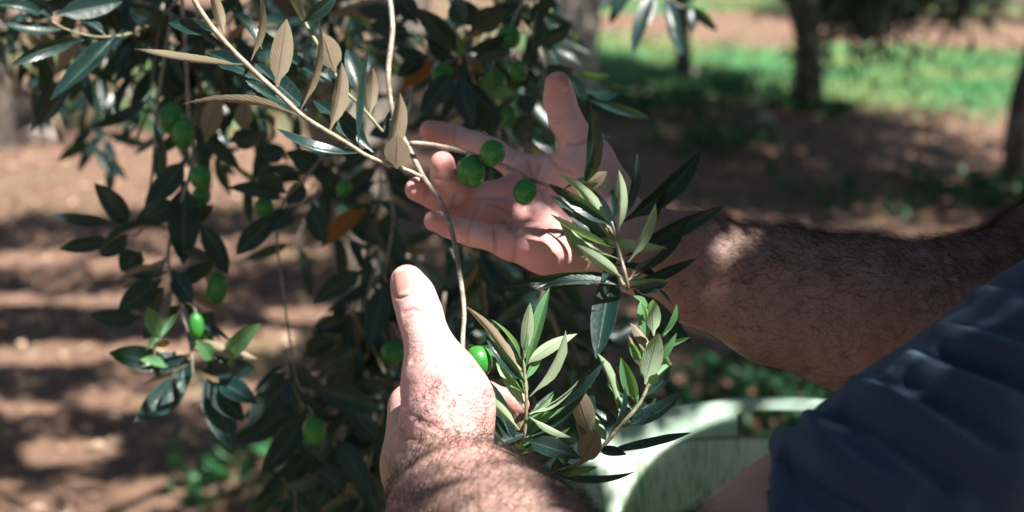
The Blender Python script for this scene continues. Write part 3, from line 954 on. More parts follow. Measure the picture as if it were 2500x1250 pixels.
BR['H'] = branch('leafy branch behind the far hand with several green olives', M_TWIG,
    [[(1090, -60, 1.3, 2.4), (1110, 60, 1.28, 2.2), (1124, 155, 1.26, 2.0)],
     [(1300, -40, 1.28, 2.0), (1250, 60, 1.27, 1.8), (1246, 144, 1.26, 1.4), (1330, 184, 1.24, 1.0), (1400, 230, 1.24, 0.9)],
     [(1230, 60, 1.28, 2.0), (1200, 200, 1.28, 1.7), (1240, 330, 1.28, 1.5), (1300, 420, 1.28, 1.3)]],
    olives=[(1244, 90, 1.26, 56, 60, 0, 1246, 60), (1266, 173, 1.26, 42, 54, 0, 1250, 140), (1082, 182, 1.3, 56, 52, 0, 1118, 150), (1241, 284, 1.28, 44, 50, 0, 1240, 250), (1216, 204, 1.28, 40, 56, 0, 1210, 170)],
    leaves='''
1120 130 1008 18 42 1.26 1.23 12 1
1109 144 1041 97 32 1.26 1.25 20 2
1113 173 1026 278 44 1.25 1.22 8 0
1124 187 1156 312 42 1.25 1.23 12 1
1138 187 1230 293 32 1.25 1.22 -18 4
1152 144 1250 126 30 1.25 1.23 20 2
1138 126 1240 82 28 1.26 1.25 40 1
1122 140 1120 86 14 1.25 1.24 20 1 y
1149 72 1236 22 48 1.27 1.26 8 0
1109 -5 1138 58 40 1.23 1.22 25 1
1066 144 983 216 34 1.29 1.28 15 1 x
1044 133 969 187 34 1.28 1.27 14 0
1048 140 962 122 28 1.27 1.26 20 2
1322 105 1395 61 30 1.25 1.24 12 1
1296 144 1314 11 24 1.25 1.25 30 1
1192 230 1257 230 24 1.27 1.26 -20 2 y
1268 230 1300 275 34 1.27 1.26 -10 0
1290 178 1330 246 18 1.26 1.25 40 1
1325 166 1402 169 26 1.24 1.23 30 1
1404 173 1491 184 16 1.24 1.22 50 1
1390 180 1426 262 42 1.25 1.24 12 0
1432 222 1525 213 32 1.24 1.22 -12 4
1440 245 1585 288 17 1.24 1.2 -25 2
1300 300 1360 360 34 1.28 1.26 12 1
1250 330 1300 280 34 1.29 1.28 10 0
1160 70 1120 0 40 1.3 1.29 12 4
1020 60 960 -20 40 1.3 1.3 12 1
1010 90 900 60 36 1.32 1.32 18 0
990 30 870 20 36 1.33 1.33 14 2
1190 330 1140 400 30 1.32 1.31 10 1
1090 330 1040 280 36 1.33 1.32 10 1
1000 310 900 330 40 1.34 1.33 16 1
1290 60 1350 0 30 1.28 1.27 14 2
1230 250 1190 340 30 1.29 1.28 20 1
1170 240 1200 170 26 1.28 1.27 10 1 y
''')
BR['R'] = branch('loose spray of leaves hanging in at the top edge right of centre, tips shining', M_TWIG,
    [[(1560, -120, 1.75, 2.5), (1610, -40, 1.72, 2.2), (1640, 5, 1.7, 1.6), (1680, 20, 1.7, 1.0)]],
    leaves='''
1600 -25 1545 136 28 1.7 1.68 20 1
1592 -30 1578 62 26 1.72 1.7 -20 0
1625 -10 1651 92 28 1.7 1.68 -18 1
1640 8 1668 136 28 1.7 1.67 -12 4
1690 12 1690 78 22 1.7 1.69 -15 1
1680 18 1752 76 22 1.7 1.67 25 2
1560 -60 1500 40 28 1.75 1.74 20 1
1560 -80 1460 30 30 1.78 1.76 14 0
1650 0 1720 -30 22 1.7 1.69 14 1
1540 -70 1488 60 26 1.77 1.76 -20 2
''')
# looser sprigs filling the depth behind, built along random twigs
FILL_V, FILL_F, fill_n = [], [], 0
def filler(label, spots, seed):
    rng = np.random.default_rng(seed)
    mb = MB(); todo = []
    for (px, py, d, ang, length, npair) in spots:
        a = math.radians(ang)
        dirv = nrm(CR * math.cos(a) - CU * math.sin(a) * -1 * -1 + CF * rng.uniform(-0.4, 0.4))
        p0 = P(px, py, d)
        p2 = p0 + dirv * length; p1 = (p0 + p2) / 2 + CU * length * 0.08
        pts = catmull([p0, p1, p2], 6)
        mb.tube(pts, np.linspace(0.0018, 0.0008, len(pts)), 6)
        for k in range(npair):
            s = pts[int((len(pts) - 1) * (k + 0.7) / npair)]
            for sgn in (-1, 1):
                side = nrm(np.cross(dirv, unit_rand(1)[0])) 
                D = nrm(dirv * rng.uniform(0.3, 0.9) + side * 0.9 - CU * 0.15)
                L = rng.uniform(0.045, 0.07)
                todo.append((s, s + D * L, L * rng.uniform(0.2, 0.27), rng.uniform(-50, 50) + (180 if rng.random() < 0.25 else 0), int(rng.integers(0, 8))))
    ob = mb.build('branch', M_TWIG, tree); ob['label'] = label
    for (B, T, w, roll, var) in todo: put_leaf(ob, B, T, w, roll, var)
BOXES = [(0, -60, 480, 90, 1.3, 1.6, 7), (300, -80, 1000, 220, 1.3, 1.7, 20), (980, -80, 1310, 330, 1.35, 1.75, 14), (760, 330, 980, 640, 1.35, 1.7, 7),
         (770, 640, 960, 1200, 1.3, 1.6, 11), (690, 880, 930, 1200, 1.3, 1.5, 7), (1040, 520, 1400, 860, 1.25, 1.6, 16), (380, 130, 640, 360, 1.4, 1.6, 4), (1180, 760, 1400, 960, 1.4, 1.6, 4),
         (1080, 860, 1200, 1000, 1.35, 1.5, 3), (0, 40, 60, 200, 1.6, 1.8, 2), (200, 130, 330, 330, 1.7, 1.9, 3)]
def filler(label, boxes, seed):
    rng = np.random.default_rng(seed)
    mb = MB(); LV = []; LF = []; LU = []; n = 0
    for (x0, y0, x1, y1, d0, d1, cnt) in boxes:
        for _ in range(cnt):
            d = rng.uniform(d0, d1)
            a = rng.normal(math.radians(80), 0.6)
            dirv = nrm(CR * math.cos(a) - CU * math.sin(a) + CF * rng.uniform(-0.4, 0.4))
            length = rng.uniform(0.10, 0.16)
            p0 = P(rng.uniform(x0, x1), rng.uniform(y0, y1), d) - dirv * length * 0.4
            p2 = p0 + dirv * length; p1 = (p0 + p2) / 2 + CU * length * 0.06
            pts = catmull([p0, p1, p2], 5)
            mb.tube(pts, np.linspace(0.0016, 0.0007, len(pts)), 6)
            npair = int(rng.integers(4, 7))
            for k in range(npair):
                q = pts[int((len(pts) - 1) * (k + 0.7) / npair)]
                s0 = nrm(np.cross(dirv, rng.normal(size=3)))
                for sgn in (-1, 1):
                    Y = nrm(dirv * rng.uniform(0.4, 1.0) + s0 * sgn * 0.9 - CU * 0.15)
                    L = rng.uniform(0.045, 0.068); W = L * rng.uniform(0.2, 0.3)
                    Z = nrm(np.array([0, -0.75, 0.8]) + rng.normal(0, 0.5, 3)); Z = nrm(Z - Y * np.dot(Y, Z)); X = np.cross(Y, Z)
                    me = leaf_data(M_LEAF, int(rng.integers(0, 8)))
                    co = np.array([v.co[:] for v in me.vertices])
                    LV.append(q + co[:, :1] * W * X + co[:, 1:2] * L * Y + co[:, 2:] * L * Z)
                    LF.append(np.array([p.vertices[:] for p in me.polygons]) + n); n += len(co)
                    LU.append(np.array([u.uv[:] for u in me.uv_layers[0].data]))
    o = mb.build('twigs', M_TWIG, tree); o['kind'] = 'stuff'; o['label'] = label
    o = mesh_obj('leaves', np.vstack(LV), np.vstack(LF), M_LEAF, tree); o['kind'] = 'stuff'
    ul = o.data.uv_layers.new(name='UVMap'); ul.data.foreach_set('uv', np.vstack(LU).astype(np.float32).ravel())
filler('shadowed twigs and leaves behind the hanging branches', BOXES, 4)
print('LEAVES', NLEAF[0])

# ------------------------------------------------------------------ crown of the near tree (above the picture, shades the scene)
def near_crown():
    lo, hi = 2.02, 3.3
    n = 330
    C = np.stack([RNG.uniform(-3.0, 3.4, n), RNG.uniform(-2.6, 4.2, n), RNG.uniform(lo, hi, n)], 1)
    r2 = ((C[:, 0] - 0.2) / 3.2) ** 2 + ((C[:, 1] - 0.9) / 3.3) ** 2
    C = C[r2 < 1]
    C = np.vstack([C, np.stack([RNG.uniform(-2.4, 0.9, 60), RNG.normal(5.35, 0.2, 60), RNG.uniform(2.4, 2.9, 60)], 1),  # clumps added out of view to throw shade on the soil at left
                   np.stack([RNG.uniform(-1.6, 2.2, 210), RNG.uniform(2.2, 4.7, 210), RNG.uniform(2.3, 3.3, 210)], 1)])
    B, D, Nn, L, W = clump_leaves(C, 190, 0.17, 0.085, 0.022)
    # unseen leaves added towards the sun to keep arms, sleeve and branches shaded
    pts = []
    for a_, b_, k in [((1000, 320, 1.02), (1550, 600, 1.0), 1500), ((1550, 600, 1.0), (2500, 780, 1.0), 2400), ((1400, 1080, 1.1), (2300, 1080, 1.1), 260), ((1900, 1200, .66), (2700, 700, .72), 1300),
                      ((950, 1200, .8), (1500, 1500, .6), 500), ((100, 100, 1.2), (700, 1000, 1.2), 900), ((700, 100, 1.2), (1300, 200, 1.2), 600)]:
        u = RNG.uniform(0, 1, k)[:, None]
        q = P(*a_) * (1 - u) + P(*b_) * u + RNG.normal(0, 0.09, (k, 3))
        tt = (RNG.uniform(2.02, 2.6, k) - q[:, 2]) / SUN[2]
        pts.append(q + SUN * tt[:, None])
    Q = np.vstack(pts)
    b2, d2, n2, l2, w2 = clump_leaves(Q, 2, 0.03, 0.085, 0.021)
    B = np.vstack([B, b2]); D = np.vstack([D, d2]); Nn = np.vstack([Nn, n2]); L = np.r_[L, l2]; W = np.r_[W, w2]
    # gaps cut into the crown along sun rays to light the hands and shoots
    gaps = [((990, 690, .84), .030), ((1040, 800, .83), .034), ((1060, 900, .83), .036), ((1100, 990, .83), .034), ((1140, 1050, .84), .028),
            ((1280, 800, .87), .025), ((1250, 900, .87), .025), ((1260, 990, .88), .02), ((1600, 790, .9), .014), ((1585, 880, .9), .016), ((1560, 960, .9), .0134), ((1640, 880, .9), .012),
            ((1340, 1150, 1.1), .0115), ((1400, 450, .92), .0115), ((1510, 460, .92), .012), ((1590, 540, .92), .0115), ((1440, 600, .92), .0115),
            ((1250, 565, 1.0), .011), ((1310, 590, 1.0), .011), ((1400, 640, 1.0), .010), ((1790, 600, .97), .0117), ((2010, 745, .96), .0112), ((2310, 640, .96), .0112), ((1385, 190, 1.01), .008),
            ((500, 40, .93), .02), ((610, 160, .935), .02), ((700, 250, .938), .018), ((440, 60, .93), .014), ((690, 100, .93), .03), ((820, 240, .94), .03), ((970, 300, .94), .03), ((500, 130, .92), .03),
            ((990, 1120, .83), .013), ((1200, 1180, .74), .013), ((1100, 1240, .73), .012), ((1300, 1210, .68), .0134), ((1180, 1240, .72), .013), ((1420, 1240, .66), .012), ((1990, 1080, .69), .0112), ((2180, 985, .7), .0112), ((2330, 835, .72), .0112), ((80, 120, 1.1), .03), ((200, 20, 1.1), .03), ((130, 220, 1.1), .015), ((1470, 215, 1.23), .02), ((1540, 270, 1.22), .02), ((470, 860, 1.18), .025), ((620, 800, 1.17), .015),
            ((960, 60, 1.0), .02), ((1030, 440, .955), .012), ((1640, 1010, 1.2), .012), ((1740, 985, 1.25), .012), ((1500, 1030, 1.2), .013), ((1560, 1120, 1.2), .013), ((1700, 1100, 1.25), .012), ((1800, 1150, 1.23), .013), ((1950, 1000, 1.25), .012), ((1620, 1180, 1.2), .012), ((1750, 1210, 1.2), .012), ((1860, 1110, 1.25), .012), ((1660, 80, 1.7), .05), ((1120, 700, .91), .012)]
    keep = np.ones(len(B), bool)
    # larger openings that let sun flecks reach the soil at lower left
    gg = [(60, 625, .16), (330, 640, .14), (120, 850, .16), (370, 850, .13), (700, 600, .2), (760, 760, .12), (180, 1075, .10), (440, 1170, .10), (600, 820, .14), (820, 620, .15), (230, 730, .10), (540, 940, .12), (60, 980, .07), (640, 1130, .08), (300, 960, .08), (20, 730, .1)]
    mid = B + D * (L * 0.5)[:, None]
    for (pp, r) in gaps + [((x_, y_, 0), r_ - 0.03) for x_, y_, r_ in gg]:
        c = P(*pp) if pp[2] else ground_at(pp[0], pp[1]); rel = mid - c
        al = rel @ SUN
        dist = np.linalg.norm((rel - al[:, None] * SUN) * ([1, 1, 1] if pp[2] else [0.5, 1.35, 1.35]), axis=1)
        keep &= ~((dist < r + (0.037 if r > 0.0255 else 0.032 if r > 0.0135 else 0.022 if r > 0.0115 else 0.014)) & (al > 0))
    B, D, Nn, L, W = B[keep], D[keep], Nn[keep], L[keep], W[keep]
    V, F = leaf_quads(B, D, Nn, L, W)
    o = mesh_obj('crown', V, F, M_CROWN, tree, smooth=False); o['kind'] = 'stuff'
    mb = MB()
    for k in range(26):
        a = RNG.uniform(0, 6.28); r = RNG.uniform(0.8, 2.6)
        e = np.array([0.2 + math.cos(a) * r, 0.9 + math.sin(a) * r, RNG.uniform(2.2, 3.2)])
        s = tp[-1] + RNG.normal(0, 0.05, 3)
        pts = catmull([s, (s + e) / 2 + [0, 0, 0.15], e], 6)
        if any(np.any(np.linalg.norm((pts - P(*g_)) - ((pts - P(*g_)) @ SUN)[:, None] * SUN, axis=1) < r_ + 0.05) for g_, r_ in gaps): continue
        mb.tube(pts, np.linspace(0.03, 0.006, len(pts)), 6)
    mb.build('limbs', M_BARK, tree)
near_crown()

# ------------------------------------------------------------------ implicit body modelling
class Grid:
    def __init__(self, lo, hi, h):
        self.lo = np.asarray(lo, np.float32); self.h = h
        self.n = np.ceil((np.asarray(hi) - lo) / h).astype(int) + 1
        self.ax = [self.lo[i] + h * np.arange(self.n[i], dtype=np.float32) for i in range(3)]
    def field(self): return np.full(self.n, 1.0, np.float32)
    def block(self, lo, hi):
        a = np.maximum(((lo - self.lo) / self.h).astype(int) - 1, 0); b_ = np.minimum(((hi - self.lo) / self.h).astype(int) + 2, self.n)
        return tuple(slice(int(x), int(max(y, x))) for x, y in zip(a, b_))
    def cone(self, f, a, b_, ra, rb, k=0.004, sub=False):
        a = np.asarray(a, np.float32); b_ = np.asarray(b_, np.float32)
        pad = max(ra, rb) + k + 4 * self.h
        s = self.block(np.minimum(a, b_) - pad, np.maximum(a, b_) + pad)
        X = self.ax[0][s[0]][:, None, None]; Y = self.ax[1][s[1]][None, :, None]; Z = self.ax[2][s[2]][None, None, :]
        if X.size * Y.size * Z.size == 0: return
        ab = b_ - a; L2 = float(ab @ ab) + 1e-12
        t_ = np.clip(((X - a[0]) * ab[0] + (Y - a[1]) * ab[1] + (Z - a[2]) * ab[2]) / L2, 0, 1)
        d = np.sqrt((X - a[0] - t_ * ab[0]) ** 2 + (Y - a[1] - t_ * ab[1]) ** 2 + (Z - a[2] - t_ * ab[2]) ** 2) - (ra + (rb - ra) * t_)
        if sub: f[s] = -smin(-f[s], d, k)
        else: f[s] = smin(f[s], d, k)
    def chain(self, f, pts, rad, k=0.004):
        for i in range(len(pts) - 1): self.cone(f, pts[i], pts[i + 1], rad[i], rad[i + 1], k)

def smin(a, b_, k):
    h = np.maximum(k - np.abs(a - b_), 0) / k
    return np.minimum(a, b_) - h * h * k * 0.25

def surface_nets(F, lo, h):
    ins = F < 0
    c = np.zeros(tuple(np.array(F.shape) - 1), np.uint8)
    sl = [slice(0, -1), slice(1, None)]
    for i in (0, 1):
        for j in (0, 1):
            for k in (0, 1): c += ins[sl[i], sl[j], sl[k]]
    act = (c > 0) & (c < 8)
    idx = np.argwhere(act)
    vid = np.full(act.shape, -1, np.int64); vid[act] = np.arange(len(idx))
    acc = np.zeros((len(idx), 3)); cnt = np.zeros(len(idx))
    corners = [(i, j, k) for i in (0, 1) for j in (0, 1) for k in (0, 1)]
    for a in corners:
        for axis in range(3):
            if a[axis]: continue
            b_ = list(a); b_[axis] = 1
            fa = F[idx[:, 0] + a[0], idx[:, 1] + a[1], idx[:, 2] + a[2]]
            fb = F[idx[:, 0] + b_[0], idx[:, 1] + b_[1], idx[:, 2] + b_[2]]
            m_ = (fa < 0) != (fb < 0)
            t_ = np.where(m_, fa / np.where(m_, fa - fb, 1), 0)
            p = np.tile(np.array(a, float), (len(idx), 1)); p[:, axis] += t_
            acc[m_] += p[m_]; cnt[m_] += 1
    V = (idx + acc / cnt[:, None]) * h + lo
    quads = []
    for axis in range(3):
        s0 = [slice(None)] * 3; s1 = [slice(None)] * 3
        s0[axis] = slice(0, -1); s1[axis] = slice(1, None)
        a, b_ = ins[tuple(s0)], ins[tuple(s1)]
        e = np.argwhere(a != b_)
        u, v = (axis + 1) % 3, (axis + 2) % 3
        ok = (e[:, u] > 0) & (e[:, v] > 0) & (e[:, u] < F.shape[u] - 1) & (e[:, v] < F.shape[v] - 1)
        e = e[ok]
        flip = a[e[:, 0], e[:, 1], e[:, 2]]
        def cell(du, dv):
            q = e.copy(); q[:, u] += du; q[:, v] += dv
            return vid[q[:, 0], q[:, 1], q[:, 2]]
        q = np.stack([cell(-1, -1), cell(0, -1), cell(0, 0), cell(-1, 0)], 1)
        q[~flip] = q[~flip][:, ::-1]
        quads.append(q)
    return V, np.vstack(quads)

def smooth_mesh(V, F, it=2, lam=0.5):
    e = np.vstack([F[:, [0, 1]], F[:, [1, 2]], F[:, [2, 3]], F[:, [3, 0]]])
    for _ in range(it):
        acc = np.zeros_like(V); cnt = np.zeros(len(V))
        for a, b_ in ((0, 1), (1, 0)):
            for ax in range(3): acc[:, ax] += np.bincount(e[:, a], V[e[:, b_], ax], len(V))
            cnt += np.bincount(e[:, a], minlength=len(V))
        V = V * (1 - lam) + lam * acc / np.maximum(cnt, 1)[:, None]
    return V

def vnormals(V, F):
    n = np.cross(V[F[:, 2]] - V[F[:, 0]], V[F[:, 3]] - V[F[:, 1]])
    out = np.zeros_like(V)
    for k in range(4):
        for ax in range(3): out[:, ax] += np.bincount(F[:, k], n[:, ax], len(V))
    return out / np.maximum(np.linalg.norm(out, axis=1, keepdims=True), 1e-12)

def pj(lst, off=0.0):
    return [P(x, y, d + off) for x, y, d, r in lst], [r / 1000 for *_, r in lst]

def hit(bvh, px, py):
    r = CR * ((px - 1250) / FPX) - CU * ((py - 625) / FPX) + CF
    h_ = bvh.ray_cast(Vector(CAM), Vector(nrm(r)))
    return None if h_[0] is None else (np.array(h_[0]), np.array(h_[1]))

def near_poly(V, Q, lim):
    """distance of every vertex to the sampled polyline Q (only near its bounds)"""
    d = np.full(len(V), 9.0)
    m_ = np.all((V > Q.min(0) - lim) & (V < Q.max(0) + lim), axis=1)
    ii = np.where(m_)[0]
    for s in range(0, len(ii), 20000):
        j = ii[s:s + 20000]
        d[j] = np.sqrt(((V[j][:, None, :] - Q[None]) ** 2).sum(-1)).min(1)
    return d

def carve(V, Nv, bvh, lines, attr=None):
    """creases (amp < 0) and folds (amp > 0): (width mm, amp mm, [(px,py),...])"""
    V = V.copy(); tot = np.zeros(len(V))
    for (w, amp, pl) in lines:
        dense = catmull([np.array([x, y, 0.0]) for x, y in pl], 10)
        Q = [hit(bvh, q[0], q[1]) for q in dense]
        Q = [q[0] for q in Q if q is not None]
        if len(Q) < 2: continue
        Q = np.array(Q)
        # fill between samples
        Q = np.vstack([Q[:-1] * (1 - s) + Q[1:] * s for s in (0, .25, .5, .75)] + [Q[-1:]])
        d = near_poly(V, Q, w * 3 / 1000)
        g = np.exp(-(d / (w / 1000)) ** 2)
        V += Nv * (g * amp / 1000)[:, None]
        if attr is not None and amp < 0: np.maximum(attr, g * min(1, -amp / 0.9) ** 1.5, out=attr)
    return V

# ---- far (right) arm: joints as (px, py, depth, radius mm)
FO = -0.045
def far_arm():
    h = 0.0014
    pts, rad = pj([(1540, 600, 1.05, 30), (1700, 655, 1.045, 35), (1900, 724, 1.04, 44), (2100, 772, 1.035, 51.5), (2300, 800, 1.035, 54), (2400, 775, 1.045, 52), (2600, 670, 1.08, 54), (2840, 520, 1.11, 58)], FO)
    g = Grid(P(960, 1010, 1.02) + [-0.02, -0.16, -0.05], P(2860, 150, 1.08) + [0.06, 0.14, 0.06], h)
    arm = g.field()
    off = [12, 12, 11, 9, 8, 8, 8, 8]
    up = [nrm(np.cross(nrm(pts[min(i + 1, 7)] - pts[max(i - 1, 0)]), CF)) for i in range(8)]
    for s in (-1, 1):
        g.chain(arm, [p + u * s * o / 1000 for p, u, o in zip(pts, up, off)], [r - o / 1000 for r, o in zip(rad, off)], 0.018)
    palm = arm
    mc = [[(1500, 535, 1.06, 13), (1292, 424, 1.078, 11.5)], [(1500, 560, 1.055, 13), (1262, 470, 1.062, 12)],
          [(1500, 590, 1.045, 13), (1246, 530, 1.045, 11.5)], [(1500, 618, 1.035, 13), (1248, 592, 1.025, 11)]]
    for mcl in mc:
        p, r = pj(mcl, FO); g.chain(palm, p, r, 0.016)
    for extra in ([(1485, 560, 1.045, 18), (1440, 425, 1.043, 15)], [(1470, 630, 1.03, 16), (1335, 612, 1.02, 15.5)], [(1550, 600, 1.05, 24), (1470, 570, 1.05, 17)],
                  [(1436, 390, 1.05, 14), (1300, 432, 1.07, 9)]):
        p, r = pj(extra, FO); g.chain(palm, p, r, 0.016)
    fingers = [
        [(1292, 424, 1.078, 11), (1200, 368, 1.085, 9.2), (1160, 352, 1.087, 8.8), (1118, 340, 1.087, 8.7), (1080, 328, 1.085, 8.5), (1050, 319, 1.08, 7.9)],
        [(1262, 470, 1.062, 11), (1140, 482, 1.035, 9.6), (1102, 472, 1.015, 9.2), (1085, 440, 1.005, 9.0), (1080, 400, 1.0, 8.6)],
        [(1246, 530, 1.045, 10.8), (1145, 506, 1.032, 9.2), (1105, 495, 1.026, 8.9), (1068, 482, 1.02, 8.8), (1018, 462, 1.012, 8.4)],
        [(1248, 592, 1.025, 10.2), (1155, 570, 1.012, 8.5), (1125, 560, 1.01, 8.1), (1098, 551, 1.006, 7.8), (1060, 539, 1.0, 7.2)],
        [(1500, 530, 1.05, 18), (1482, 460, 1.05, 16.5), (1442, 388, 1.05, 14.2), (1405, 335, 1.05, 11.8), (1380, 290, 1.05, 11.4), (1366, 245, 1.048, 10.9), (1362, 208, 1.043, 9.6)]]
    out = palm
    for fl in fingers:
        f = g.field(); p, r = pj(fl, FO); g.chain(f, p, r, 0.004)
        fin = smin(palm, f, 0.009)
        out = smin(out, fin, 0.0012)
    V, F = surface_nets(out, g.lo, h)
    V = smooth_mesh(V, F, 2)
    Nv = vnormals(V, F)
    bvh = BVHTree.FromPolygons(V.tolist(), F.tolist())
    cre = np.zeros(len(V))
    V = carve(V, Nv, bvh, [
        # pads of the palm and fingers
        (7, 1.6, [(1270, 452), (1276, 458)]), (7, 1.6, [(1262, 520), (1266, 526)]), (7, 1.5, [(1268, 585), (1272, 590)]), (12, 2.2, [(1410, 470), (1420, 520)]), (11, 1.8, [(1330, 600), (1380, 615)]), (12, -1.6, [(1320, 520), (1345, 545)]),
        (5.5, 0.8, [(1070, 330), (1085, 335)]), (5.5, 0.8, [(1150, 352), (1165, 358)]), (6, 0.9, [(1225, 388), (1240, 396)]), (5.5, 0.8, [(1085, 490), (1075, 486)]), (6, 0.8, [(1190, 522), (1200, 528)]), (5, 0.7, [(1118, 562), (1125, 566)]), (6, 0.8, [(1180, 582), (1195, 590)]),
        # lines of the palm
        (1.6, -1.9, [(1290, 392), (1300, 430), (1330, 480), (1380, 540), (1405, 580)]),
        (1.5, -1.8, [(1318, 400), (1300, 445), (1270, 490)]),
        (1.5, -1.5, [(1240, 560), (1262, 520), (1300, 470), (1330, 460)]),
        (1.5, -1.5, [(1208, 560), (1210, 600), (1207, 628)]), (1.5, -1.8, [(1262, 552), (1258, 600), (1252, 645)]),
        (1.4, -1.0, [(1225, 540), (1250, 560), (1280, 600)]), (1.5, -1.0, [(1290, 510), (1340, 560), (1390, 600)]), (1.4, -0.9, [(1350, 480), (1340, 540), (1300, 610)]),
        (1.4, -0.9, [(1330, 505), (1370, 520), (1410, 560)]), (1.4, -0.9, [(1190, 500), (1230, 510), (1260, 540)]),
        # finger joints
        (1.1, -0.8, [(1112, 310), (1108, 335), (1112, 362)]), (1.1, -0.8, [(1204, 338), (1196, 365), (1190, 392)]), (1.1, -0.6, [(1262, 372), (1244, 400), (1232, 420)]),
        (1.1, -0.8, [(1048, 450), (1042, 470), (1034, 492)]), (1.1, -0.8, [(1112, 475), (1104, 500), (1098, 520)]), (1.1, -0.6, [(1172, 500), (1160, 520), (1150, 540)]),
        (1.1, -0.6, [(1098, 530), (1092, 552), (1088, 574)]), (1.1, -0.8, [(1150, 548), (1144, 572), (1140, 594)]),
        (1.2, -0.8, [(1056, 432), (1080, 438), (1108, 432)]),
        (1.2, -0.6, [(1352, 300), (1378, 296), (1410, 285)]), (1.2, -0.5, [(1350, 288), (1376, 284), (1404, 272)]), (1.5, -1.0, [(1386, 352), (1410, 350), (1440, 340)]), (1.4, -0.8, [(1340, 380), (1365, 410), (1400, 420)]),
        # elbow fold
        (2.0, -0.8, [(2290, 590), (2310, 660), (2330, 740)]), (1.6, -0.6, [(2330, 610), (2350, 680), (2360, 740)]),
        ], cre)
    tips, _ = pj([(1045, 319, 1.07, 0), (1078, 395, .99, 0), (1012, 460, 1.0, 0), (1055, 538, .99, 0), (1360, 205, 1.03, 0), (1330, 615, 1.0, 0), (1150, 480, 1.02, 0), (1240, 440, 1.05, 0), (1235, 530, 1.03, 0)], FO)
    red = np.zeros(len(V))
    for q, w in zip(tips, (16, 14, 14, 13, 16, 26, 12, 18, 18)):
        red = np.maximum(red, np.exp(-((V - q) ** 2).sum(1) / (w / 1000) ** 2))
    wx = P(1560, 600, 1.0)[0]
    palm_lit = np.clip((wx - V[:, 0]) / 0.05 + 0.4, 0, 1)
    return V, F, palm_lit, red * 0.7, cre, bvh

